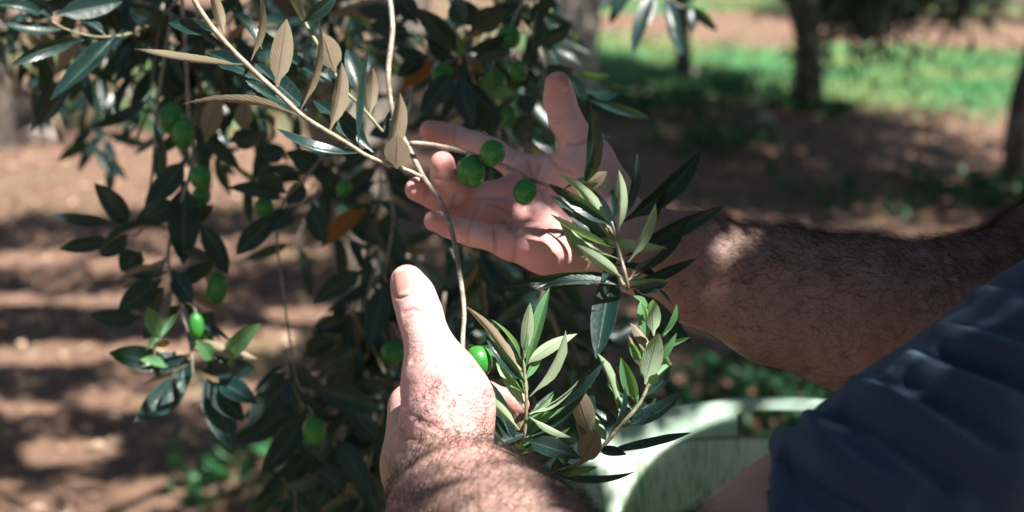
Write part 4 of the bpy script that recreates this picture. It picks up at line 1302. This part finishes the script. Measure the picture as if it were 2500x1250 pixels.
# ---- near (left) arm
NO = 0.04
def near_arm():
    h = 0.0013
    g = Grid(P(880, 1400, .80) + [-0.04, -0.34, -0.10], P(1700, 600, .9) + [0.19, 0.16, 0.02], h)
    arm = g.field()
    pts, rad = pj([(1062, 1165, .80, 28), (1148, 1290, .74, 42), (1250, 1405, .69, 48), (1360, 1580, .645, 52), (1450, 1800, .60, 51)], NO)
    g.chain(arm, pts, rad, 0.02)
    pu, ru = pj([(1450, 1800, .60, 51), (1700, 1590, .62, 50), (2000, 1385, .65, 53), (2350, 1165, .68, 51)], NO)
    g.chain(arm, pu, ru, 0.02)
    for ex in ([(1040, 1110, .812, 23), (1004, 990, .85, 12.5)], [(1055, 1120, .83, 22), (1015, 1000, .88, 13)], [(1060, 1135, .84, 20), (1030, 1040, .90, 13)], [(1075, 1150, .85, 19), (1055, 1085, .915, 12)],
               [(1085, 1090, .79, 21), (1083, 1000, .785, 18.5), (1066, 915, .785, 15)], [(1120, 1060, .80, 13), (1112, 980, .795, 15), (1085, 920, .79, 13)]):
        p, r = pj(ex, NO); g.chain(arm, p, r, 0.02)
    fingers = [
        [(1083, 1000, .785, 18), (1064, 908, .785, 15), (1046, 838, .785, 12.6), (1034, 800, .787, 12.0), (1024, 764, .79, 12.4), (1010, 722, .794, 11.8), (994, 688, .796, 10.2)],
        [(1004, 990, .85, 11.5), (1090, 945, .905, 9.5), (1185, 965, .90, 8.8), (1262, 987, .885, 8.2)],
        [(1015, 1000, .88, 12), (1110, 1000, .925, 9.8), (1180, 1025, .915, 9), (1232, 1046, .90, 8.4)],
        [(1030, 1040, .90, 12), (1120, 1060, .935, 9.5), (1180, 1080, .925, 8.8), (1225, 1092, .91, 8)],
        [(1055, 1085, .915, 11), (1125, 1112, .94, 8.5), (1170, 1125, .935, 7.8), (1205, 1132, .925, 7.2)]]
    out = arm
    for i, fl in enumerate(fingers):
        f = g.field(); p, r = pj(fl, NO); g.chain(f, p, r, 0.005)
        out = smin(out, smin(arm, f, 0.012 if i == 0 else 0.008), 0.0012)
    V, F = surface_nets(out, g.lo, h)
    V = smooth_mesh(V, F, 2)
    Nv = vnormals(V, F)
    bvh = BVHTree.FromPolygons(V.tolist(), F.tolist())
    cre = np.zeros(len(V))
    lines = []
    for k, (y0, bend) in enumerate([(752, 8), (760, 10), (768, 9), (776, 8), (785, 6), (792, 5)]):
        lines.append((0.8, -0.22 - 0.25 * (k in (1, 3)), [(980 + k * 2, y0 + 8), (1005, y0 - bend + 8), (1040 + (k % 2) * 12, y0 + 6)]))
    rr = random.Random(3)
    for k in range(9):
        y0 = 818 + k * 8; x0 = 992 + rr.uniform(-6, 6)
        lines.append((0.6, -0.12, [(x0, y0 + rr.uniform(-3, 3)), (x0 + 18, y0 + rr.uniform(-5, 5)), (x0 + rr.uniform(30, 46), y0 + rr.uniform(-6, 6))]))
    lines += [(1.5, -0.7, [(1020, 1030), (1060, 1045), (1100, 1065), (1125, 1095)]), (1.3, -0.6, [(1000, 1010), (1040, 1030), (1075, 1040)]), (1.4, -0.5, [(960, 1060), (1000, 1070), (1040, 1090)]),
              (2.2, 0.8, [(985, 1000), (980, 940), (1000, 890)]), (1.0, -0.7, [(986, 764), (1010, 756), (1040, 768)]), (1.0, -0.5, [(990, 776), (1014, 768), (1044, 782)]),
              # groove round the nail
              (0.7, -0.9, [(951, 668), (955, 700), (966, 722), (985, 724), (1010, 702), (1016, 676)])]
    V = carve(V, Nv, bvh, lines, cre)
    red = np.zeros(len(V))
    for (q, w) in ((P(990, 670, .83), 16), (P(1262, 987, .92), 16), (P(1230, 1046, .93), 14), (P(1225, 1092, .94), 14)):
        red = np.maximum(red, np.exp(-((V - q) ** 2).sum(1) / (w / 1000) ** 2))
    rel = (V - P(1066, 1090, .83))
    ax = nrm(P(1040, 800, .83) - P(1070, 1120, .83))
    palm_lit = np.clip((rel @ ax) / 0.05 + 0.2, 0, 0.75)  # sunlit paleness of thumb and hand back put into the skin colour
    palm_lit[V[:, 2] < P(1062, 1165, .84)[2]] *= 0.3
    return V, F, palm_lit, red * 0.75, cre, bvh

fV, fF, fp_, fr_, fc_, fB = far_arm()
nV, nF, np_, nr_, nc_, nB = near_arm()

# ---- rest of the body (under the clothes) and the head, on a coarse grid
SL = P(3080, 680, .76); SR = P(3380, 420, 1.08)                # shoulders
mid_s = (SL + SR) / 2
across = nrm((SR - SL) * [1, 1, 0]); face = nrm(np.array([-across[1], across[0], 0.0]))
if face[0] > 0: face = -face
spine = mid_s - face * 0.05
hipc = np.array([spine[0] - face[0] * 0.10, spine[1] - face[1] * 0.10, 0.93])
def torso_field(g, grow=0.0, legs=True):
    f = g.field()
    up = np.array([0, 0, 1.0])
    for s in (-1, 1):
        a = across * s
        g.cone(f, spine + a * 0.085 + up * 0.02, (spine + hipc) / 2 + a * 0.075, 0.105 + grow, 0.105 + grow, 0.05)
        g.cone(f, (spine + hipc) / 2 + a * 0.075, hipc + a * 0.08, 0.105 + grow, 0.112 + grow, 0.05)
        sh = SL if s < 0 else SR
        g.cone(f, spine + a * 0.06 + up * 0.04, sh + up * 0.0 - a * 0.02, 0.085 + grow, 0.06 + grow, 0.05)
    return f
def body_rest():
    h = 0.011
    g = Grid([-0.25, 0.1, -0.06], [1.15, 1.5, 1.85], h)
    f = torso_field(g)
    up = np.array([0, 0, 1.0])
    neck = spine + up * 0.11; hd = spine + up * 0.28 + face * 0.03
    g.cone(f, neck, hd - face * 0.03 - up * 0.05, 0.058, 0.055, 0.03)
    g.cone(f, hd + up * 0.035 - face * 0.03, hd + up * 0.025 + face * 0.02, 0.088, 0.082, 0.03)
    g.cone(f, hd - up * 0.02 + face * 0.04, hd - up * 0.095 + face * 0.065, 0.066, 0.038, 0.04)
    g.cone(f, hd + face * 0.10 + up * 0.01, hd + face * 0.125 - up * 0.025, 0.013, 0.017, 0.014)
    for s in (-1, 1):
        g.cone(f, hd + across * s * 0.083 + up * 0.015 - face * 0.01, hd + across * s * 0.086 - up * 0.025, 0.017, 0.012, 0.01)
        hp = hipc + across * s * 0.09
        kn = np.array([hp[0] + face[0] * 0.06, hp[1] + face[1] * 0.06, 0.49]); an = np.array([hp[0], hp[1], 0.09])
        g.cone(f, hp, kn, 0.095, 0.062, 0.05); g.cone(f, kn, an, 0.060, 0.04, 0.03)
        g.cone(f, an + [0, 0, -0.06], an + face * 0.17 + [0, 0, -0.065], 0.042, 0.035, 0.03)
    V, F = surface_nets(f, g.lo, h)
    return smooth_mesh(V, F, 1), F, hd
bV, bF, head_c = body_rest()
person = mesh_obj('person', np.vstack([fV, nV, bV]), np.vstack([fF, nF + len(fV), bF + len(fV) + len(nV)]), M_SKIN)
tag(person, 'person in navy T-shirt reaching in from the right, hairy forearms bare, hands holding olive twigs', 'person')
att = person.data.color_attributes.new('skin', 'FLOAT_COLOR', 'POINT')
zb = np.zeros(len(bV))
colr = np.stack([np.r_[fp_, np_, zb], np.r_[fr_, nr_ * 0.6, zb], np.r_[fc_, nc_, zb], np.ones(len(fV) + len(nV) + len(bV))], 1).astype(np.float32)
att.data.foreach_set('color', colr.ravel())

# ---- nails
def nail(bvh, cx, cy, ux, uy, length, width, label, seg=9):
    """plate lying on the thumb: centre px, direction (px) towards the tip, size mm"""
    hc = hit(bvh, cx, cy)
    c, n0 = hc
    n0 = nrm(n0)
    T = CR * ux - CU * uy; T = nrm(T - n0 * np.dot(T, n0)); S = np.cross(T, n0)
    V = []; F = []; A = []
    for i in range(seg):
        v = i / (seg - 1) * 2 - 1
        for j in range(seg):
            s = j / (seg - 1) * 2 - 1
            lim = width / 2000 * (1 - 0.10 * v) * (1 - 0.22 * max(0, -v - 0.35) ** 1.5 * 1.6)
            x = s * lim
            y = v * length / 2000 - (0.0016 * (1 - s * s) if v < 0 else -0.0014 * (1 - s * s)) * abs(v)
            q = c + S * x + T * y + n0 * 0.02
            hh = bvh.ray_cast(Vector(q), Vector(-n0))
            base = np.array(hh[0]) if hh[0] is not None else c + S * x + T * y
            lift = 0.00055 - 0.0009 * abs(s) ** 4 - 0.0005 * max(0, -v) ** 3 + 0.0004 * max(0, v) ** 2
            V.append(base + n0 * lift); A.append((1.0 if v > 0.78 else (0.55 if v < -0.62 and abs(s) < 0.6 else 0.0), 0, 0, 1))
    for i in range(seg - 1):
        for j in range(seg - 1):
            F.append((i * seg + j, i * seg + j + 1, (i + 1) * seg + j + 1, (i + 1) * seg + j))
    o = mesh_obj('thumbnail', V, F, M_NAIL, person); o['label'] = label
    ca = o.data.color_attributes.new('skin', 'FLOAT_COLOR', 'POINT'); ca.data.foreach_set('color', np.array(A, np.float32).ravel())
    sm = o.modifiers.new('thick', 'SOLIDIFY'); sm.thickness = 0.0005; sm.offset = -1
    return o
nail(nB, 983, 688, -0.28, -1, 15.5, 13.5, 'thumbnail of the near hand, sunlit')
nail(fB, 1381, 196, -0.1, -1, 12, 8, 'thumbnail of the far hand')

# ---- arm hair: thin curved strands rooted in the skin, lying towards the hand
def hair(name, V, F, weight, flow, count, lmin, lmax, rad, seed, lift=0.45):
    rng = np.random.default_rng(seed)
    Nv = vnormals(V, F)
    w = np.clip(weight, 0, None); w = w / w.sum()
    idx = rng.choice(len(V), count, p=w)
    root = V[idx] + Nv[idx] * -0.0003 + rng.normal(0, 0.0004, (count, 3)); n = Nv[idx]
    fl = flow[idx] + rng.normal(0, 0.65, (count, 3))
    tan = fl - n * np.sum(fl * n, 1)[:, None]; tan /= np.linalg.norm(tan, axis=1, keepdims=True)
    bit = np.cross(n, tan)
    L = rng.uniform(lmin, lmax, count); nseg = 5
    L = L * (1 + 0.5 * np.clip(n @ CU, 0, 1))
    curl = rng.normal(0, 0.6, count); lf = lift * rng.uniform(0.3, 1.7, count) * (1 + 0.9 * np.clip(n @ CU, 0, 1))
    pts = [root]
    for s in range(1, nseg):
        u = s / (nseg - 1)
        d = tan + n * (lf * (1 - 1.1 * u))[:, None] + bit * (curl * (u * 2.0 - 0.3))[:, None]
        d /= np.linalg.norm(d, axis=1, keepdims=True)
        pts.append(pts[-1] + d * (L / (nseg - 1))[:, None])
    Pts = np.stack(pts, 1)                                   # count, nseg, 3
    Vs = []; k3 = 3
    for s in range(nseg):
        r = rad * (1 - 0.75 * s / (nseg - 1))
        for k in range(k3):
            a = 2 * math.pi * k / k3
            Vs.append(Pts[:, s] + (n * math.cos(a) + bit * math.sin(a)) * r)
    VV = np.stack(Vs, 1).reshape(-1, 3)
    base = np.arange(count)[:, None] * (nseg * k3)
    FF = []
    for s in range(nseg - 1):
        for k in range(k3):
            FF.append(base + [[s * k3 + k, s * k3 + (k + 1) % k3, (s + 1) * k3 + (k + 1) % k3, (s + 1) * k3 + k]])
    o = mesh_obj(name, VV, np.concatenate(FF), M_HAIR, person); o['kind'] = 'stuff'
    return o
ax_f = nrm(P(1560, 600, 1.0) - P(2300, 800, .99))
tt = (V_ := fV - P(1560, 600, 1.0)) @ -ax_f
nf = vnormals(fV, fF)
wf = np.clip((tt - 0.005) / 0.05, 0, 1) * (tt < 0.27) * np.clip(0.6 + 0.55 * (nf @ CU), 0.28, 1.2)
hair('arm_hair', fV, fF, wf, np.tile(ax_f * 0.8 - CU * 0.25, (len(fV), 1)), 14000, 0.007, 0.017, 0.00009, 21)
ax_n = nrm(P(1062, 1165, .84) - P(1190, 1385, .725))
tn = (nV - P(1062, 1120, .83)) @ -ax_n
nn = vnormals(nV, nF)
wn_ = np.clip((tn + 0.004) / 0.03, 0.0, 1) * (tn < 0.22) * (nV[:, 0] < P(1560, 1500, .69)[0] + 0.03)
wn_ *= np.clip(0.75 - 0.4 * (nn @ CF), 0.3, 1.2)
hair('arm_hair', nV, nF, wn_, np.tile(ax_n * 0.6 + CR * 0.5, (len(nV), 1)), 13000, 0.006, 0.014, 0.00009, 22, lift=0.55)

# ---- shirt
def shirt():
    h = 0.0032
    g = Grid(P(1800, 1500, .62) + [-0.03, -0.14, -0.09], [1.02, 1.32, 1.52], h)
    g.lo[2] = 0.9; g = Grid([P(1800, 1500, .62)[0] - 0.06, 0.30, 0.88], [1.0, 1.30, 1.48], h)
    f = torso_field(g, 0.012)
    pu, _ = pj([(1960, 1470, .63, 0), (2250, 1250, .66, 0), (2420, 1130, .675, 0), (2580, 1020, .69, 0), (2950, 720, .72, 0)], NO)
    cuff, ad = pu[0], nrm(pu[1] - pu[0])
    g.chain(f, pu, [0.066, 0.066, 0.068, 0.069, 0.075], 0.02)
    p2, _ = pj([(2620, 690, 1.08, 0), (2850, 530, 1.11, 0)], FO)
    g.chain(f, p2, [0.066, 0.074], 0.03)
    # cut the cuffs off square and hollow them
    X = g.ax[0][:, None, None]; Y = g.ax[1][None, :, None]; Z = g.ax[2][None, None, :]
    def plane(c, d): return (X - c[0]) * d[0] + (Y - c[1]) * d[1] + (Z - c[2]) * d[2]
    pc = plane(cuff, ad); near = (plane(cuff, nrm(CR)) < 0.16) & (Y < cuff[1] + 0.16)
    pc = plane(P(1885, 1072, .71), nrm(ad - CF * 0.55 - CU * 0.5))
    f = np.where(near, np.maximum(f, -pc), f)
    g.cone(f, cuff - ad * 0.03, cuff + ad * 0.12, 0.062, 0.056, 0.004, sub=True)
    ad2 = nrm(p2[1] - p2[0])
    g.cone(f, p2[0] - ad2 * 0.08, p2[0] + ad2 * 0.02, 0.061, 0.056, 0.004, sub=True)
    f = np.maximum(f, 0.90 - Z)
    V, F = surface_nets(f, g.lo, h)
    V = smooth_mesh(V, F, 2)
    Nv = vnormals(V, F)
    bvh = BVHTree.FromPolygons(V.tolist(), F.tolist())
    V = carve(V, Nv, bvh, [
        (7.6, 8.7, [(1905, 1075), (1960, 1090), (2060, 1150), (2200, 1230)]), (6.0, 7.5, [(1985, 1030), (2010, 1090), (2080, 1180)]), (6.8, -6.2, [(1930, 1110), (2000, 1190), (2090, 1250)]),
        (8.5, 8.7, [(2100, 955), (2200, 1010), (2330, 1100), (2450, 1180)]), (6.8, -6.2, [(2060, 1010), (2170, 1080), (2300, 1180)]),
        (7.6, 7.5, [(2230, 885), (2320, 930), (2450, 990)]), (7.6, -6.2, [(2200, 940), (2300, 1000), (2420, 1080)]),
        (7.6, 8.7, [(2300, 815), (2390, 840), (2490, 880)]), (6.8, -6.2, [(2290, 860), (2380, 890), (2490, 930)]),
        (7.6, 7.5, [(2400, 730), (2450, 740), (2500, 770)]), (8.5, 6.2, [(2150, 1080), (2260, 1190), (2330, 1250)]), (10.2, 5.0, [(2350, 1000), (2440, 1090), (2500, 1180)])])
    rng = np.random.default_rng(2)
    V = carve(V, vnormals(V, F), bvh, [(2.6, 1.6, [(1900, 1085), (1898, 1150), (1908, 1245)]), (1.8, -1.2, [(1925, 1080), (1922, 1150), (1932, 1245)])])
    ph = V @ np.array([38, 21, 30.0])
    V = V + Nv * (0.0012 * np.sin(ph) + 0.001 * np.sin(V @ np.array([-22, 60, 45.0])))[:, None]
    o = mesh_obj('shirt', V, F, M_SHIRT, person)
shirt()
def trousers():
    h = 0.009
    g = Grid([-0.2, 0.2, 0.03], [1.1, 1.45, 1.0], h); f = g.field()
    for s in (-1, 1):
        hp = hipc + across * s * 0.09
        kn = np.array([hp[0] + face[0] * 0.06, hp[1] + face[1] * 0.06, 0.49]); an = np.array([hp[0], hp[1], 0.09])
        g.cone(f, hipc + across * s * 0.08 + [0, 0, -0.005], hp + [0, 0, -0.05], 0.121, 0.118, 0.04)
        g.cone(f, hp, kn, 0.112, 0.082, 0.04); g.cone(f, kn, an, 0.082, 0.066, 0.03)
    Z = g.ax[2][None, None, :]
    f = np.maximum(f, Z - 0.975)
    V, F = surface_nets(f, g.lo, h); mesh_obj('trousers', smooth_mesh(V, F, 2), F, M_TROUSER, person)
    g = Grid(head_c - 0.2, head_c + 0.2, 0.006); f = g.field(); up = np.array([0, 0, 1.0])
    g.cone(f, head_c + up * 0.045 - face * 0.035, head_c + up * 0.04 + face * 0.01, 0.095, 0.088, 0.03)
    g.cone(f, head_c + up * 0.0 - face * 0.05, head_c - up * 0.06 - face * 0.05, 0.08, 0.055, 0.03)
    g.cone(f, head_c - up * 0.09 + face * 0.12, head_c + up * 0.03 + face * 0.13, 0.05, 0.07, 0.03, sub=True)
    V, F = surface_nets(f, g.lo, 0.006); mesh_obj('hair', smooth_mesh(V, F, 2), F, M_HEADHAIR, person)
trousers()

# ------------------------------------------------------------------ bucket
def bucket():
    Rz = P(1750, 1088, 1.25)[2]; R = 0.195
    c = np.array([0.212, 0.985, 0.0])
    nth, V, F, part, UV = 320, [], [], [], []
    th0 = math.radians(90)                                   # far side
    hc = math.radians(74); sw = 0.34                        # handle centre, half width of the slot
    prof = [(0.0, -0.30), (0.72, -0.30), (0.745, -0.295), (0.80, -0.20), (0.86, -0.12), (0.93, -0.05), (0.985, -0.006), (1.0, 0.0)]
    nband = 16
    rows = len(prof) + nband
    def handle(th):
        d = math.atan2(math.sin(th - hc), math.cos(th - hc))
        d2 = math.atan2(math.sin(th - hc - math.pi), math.cos(th - hc - math.pi))
        lob = lambda q: 0.5 + 0.5 * math.cos(min(abs(q) / 1.25, 1) * math.pi)
        return 0.010 + 0.026 * (lob(d) ** 0.6 + lob(d2) ** 0.6), d
    for i in range(nth):
        th = 2 * math.pi * i / nth
        bh, d = handle(th)
        wob = 1 + 0.010 * math.sin(3 * th + 0.5)
        for j, (r, z) in enumerate(prof):
            V.append((c[0] + math.cos(th) * R * r * wob, c[1] + math.sin(th) * R * r * wob, Rz + z))
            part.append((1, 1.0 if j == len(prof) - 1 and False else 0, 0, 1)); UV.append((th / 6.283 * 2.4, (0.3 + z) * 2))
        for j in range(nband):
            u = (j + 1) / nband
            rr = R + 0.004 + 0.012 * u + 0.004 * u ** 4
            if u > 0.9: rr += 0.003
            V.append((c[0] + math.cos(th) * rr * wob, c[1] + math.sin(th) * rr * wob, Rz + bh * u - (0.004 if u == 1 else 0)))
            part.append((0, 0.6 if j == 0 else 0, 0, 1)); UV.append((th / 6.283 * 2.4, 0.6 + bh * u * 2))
    for i in range(nth):
        i2 = (i + 1) % nth
        for j in range(rows - 1):
            if j >= len(prof):
                u = (j - len(prof) + 1.5) / nband
                bh, d = handle(2 * math.pi * (i + 0.5) / nth)
                d = d if abs(d) < 1.6 else math.atan2(math.sin(d - math.pi), math.cos(d - math.pi))
                qx = abs(d) - (sw - 0.06); qy = abs(u - 0.37) - (0.31 - 0.16)
                e = math.hypot(max(qx, 0) / 0.06, max(qy, 0) / 0.16)
                if e < 1: continue
            a = i * rows + j; b_ = i2 * rows + j
            F.append((a, b_, b_ + 1, a + 1))
    o = mesh_obj('bucket', V, F, M_BUCKET)
    tag(o, 'pale green plastic bucket with a slotted handle in its rim, below the hands', 'bucket')
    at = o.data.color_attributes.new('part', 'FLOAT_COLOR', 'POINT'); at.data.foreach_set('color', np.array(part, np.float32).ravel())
    ul = o.data.uv_layers.new(name='UVMap')
    uvs = np.array([UV[lp.vertex_index] for lp in o.data.loops], np.float32); ul.data.foreach_set('uv', uvs.ravel())
    sm = o.modifiers.new('thick', 'SOLIDIFY'); sm.thickness = 0.003; sm.offset = 0
    # stool it stands on (below the picture)
    zt = Rz - 0.3025
    st = empty('stool', (c[0], c[1], 0)); tag(st, 'wooden stool carrying the pale green bucket, below the picture', 'stool')
    mb = MB()
    mb.tube([[c[0], c[1], zt - 0.03], [c[0], c[1], zt]], [0.17, 0.17], 24); mb.build('seat', M_WOOD, st, False)
    for k in range(4):
        a = k * math.pi / 2 + 0.4
        x, y = c[0] + math.cos(a) * 0.18, c[1] + math.sin(a) * 0.18
        mb = MB(); mb.tube([[x, y, float(ground_h(x, y)) - 0.02], [c[0] + math.cos(a) * 0.12, c[1] + math.sin(a) * 0.12, zt - 0.03]], [0.018, 0.02], 8); mb.build('leg', M_WOOD, st)
bucket()

# ------------------------------------------------------------------ ground cover
def grass():
    n = 26000
    def patch(cx, cy, rx, ry, k):
        q = RNG.normal(0, 0.5, (k, 2)) * [rx, ry] + [cx, cy]; return q
    pc = []
    for (a, b_, k) in [((1700, 175), (2480, 215), 9000), ((1700, 140), (2480, 150), 9000), ((1900, 205), (2200, 215), 2500), ((1340, 90), (1700, 140), 2500), ((250, 110), (700, 190), 4000), ((500, 250), (640, 262), 900), ((1680, 4), (2480, 14), 5000), ((1340, 10), (1700, 20), 2000)]:
        ga, gb = ground_at(*a), ground_at(*b_)
        u = RNG.uniform(0, 1, k)[:, None]
        pc.append((ga * (1 - u) + gb * u)[:, :2] + RNG.normal(0, 1, (k, 2)) * [0.6, 0.5])
    q = np.vstack(pc); n = len(q)
    B = np.c_[q, ground_h(q[:, 0], q[:, 1]) - 0.005]
    D = np.c_[RNG.normal(0, 0.95, (n, 2)), np.ones(n)]; D /= np.linalg.norm(D, axis=1, keepdims=True)
    R = RNG.normal(size=(n, 3)); Nn = R - D * np.sum(R * D, 1)[:, None]; Nn /= np.linalg.norm(Nn, axis=1, keepdims=True)
    V, F = leaf_quads(B, D, Nn, RNG.uniform(0.05, 0.10, n), RNG.uniform(0.014, 0.03, n), 0.35)
    o = mesh_obj('grass', V, F, M_GRASS, None, False)
    tag(o, 'sunlit green grass growing in patches between the far olive trunks', 'grass', kind='stuff')
    pc = []
    for (x, y, k, s) in [(650, 1130, 60, .12), (500, 1190, 20, .1), (1880, 1040, 160, .25), (2000, 1060, 120, .25), (1500, 1000, 60, .3), (1780, 870, 60, .2), (2080, 940, 120, .2),
                          (1800, 225, 350, .3), (1500, 250, 250, .3), (1620, 280, 200, .3), (1760, 360, 160, .2), (380, 290, 250, .25), (2440, 470, 200, .2), (2050, 40, 200, .3), (1980, 270, 260, .15), (2150, 480, 90, .3), ]:
        g_ = ground_at(x, y); pc.append(g_[:2] + RNG.normal(0, s, (k, 2)))
    q = np.vstack(pc); n = len(q)
    B = np.c_[q, ground_h(q[:, 0], q[:, 1]) + RNG.uniform(0, 0.06, n)]
    D = np.c_[RNG.normal(0, 0.9, (n, 2)), np.ones(n)]; D /= np.linalg.norm(D, axis=1, keepdims=True)
    R = RNG.normal(size=(n, 3)) + [0, 0, 1]; Nn = R - D * np.sum(R * D, 1)[:, None]; Nn /= np.linalg.norm(Nn, axis=1, keepdims=True)
    V, F = leaf_quads(B, D, Nn, RNG.uniform(0.04, 0.12, n), RNG.uniform(0.02, 0.05, n), 0.3)
    o = mesh_obj('weeds', V, F, M_WEED, None, False)
    tag(o, 'low green weeds sprouting here and there from the brown soil', 'weeds', kind='stuff')
    n = 9000
    q = np.c_[RNG.uniform(-5, 5, n), 3 + 12 * RNG.uniform(0, 1, n) ** 1.5]
    B = np.c_[q, ground_h(q[:, 0], q[:, 1]) + 0.012]
    D = np.c_[RNG.normal(0, 1, (n, 2)), RNG.normal(0, 0.2, n)]; D /= np.linalg.norm(D, axis=1, keepdims=True)
    R = RNG.normal(0, 0.5, size=(n, 3)) + [0, 0, 1]; Nn = R - D * np.sum(R * D, 1)[:, None]; Nn /= np.linalg.norm(Nn, axis=1, keepdims=True)
    V, F = leaf_quads(B, D, Nn, RNG.uniform(0.03, 0.08, n), RNG.uniform(0.01, 0.035, n), 0.1)
    o = mesh_obj('leaf_litter', V, F, M_LITTER, None, False)
    tag(o, 'dry fallen leaves and clods scattered over the brown soil', 'leaf litter', kind='stuff')
grass()

def stone(px, py, s, seed, label):
    rng = np.random.default_rng(seed); x, y, z = gpos(px, py)
    V = []; F = []; nu, nv = 12, 8
    for j in range(nv):
        ph = math.pi * j / (nv - 1)
        for i in range(nu):
            a = 2 * math.pi * i / nu
            r = s * (1 + rng.normal(0, 0.09))
            V.append((x + r * math.sin(ph) * math.cos(a) * 1.2, y + r * math.sin(ph) * math.sin(a), z + s * 0.3 + r * 0.7 * math.cos(ph)))
    for j in range(nv - 1):
        for i in range(nu): F.append((j * nu + i, (j + 1) * nu + i, (j + 1) * nu + (i + 1) % nu, j * nu + (i + 1) % nu))
    tag(mesh_obj('stone', V, F, M_STONE), label, 'stone', 'pale stones on the soil')
stone(1692, 176, 0.085, 1, 'pale rounded stone at the foot of the slim dark trunk')
stone(100, 335, 0.10, 2, 'pale rough stone beside the trunk at the left edge')
stone(1870, 300, 0.05, 3, 'small pale stone lying on bare soil left below the trunk in the grass')
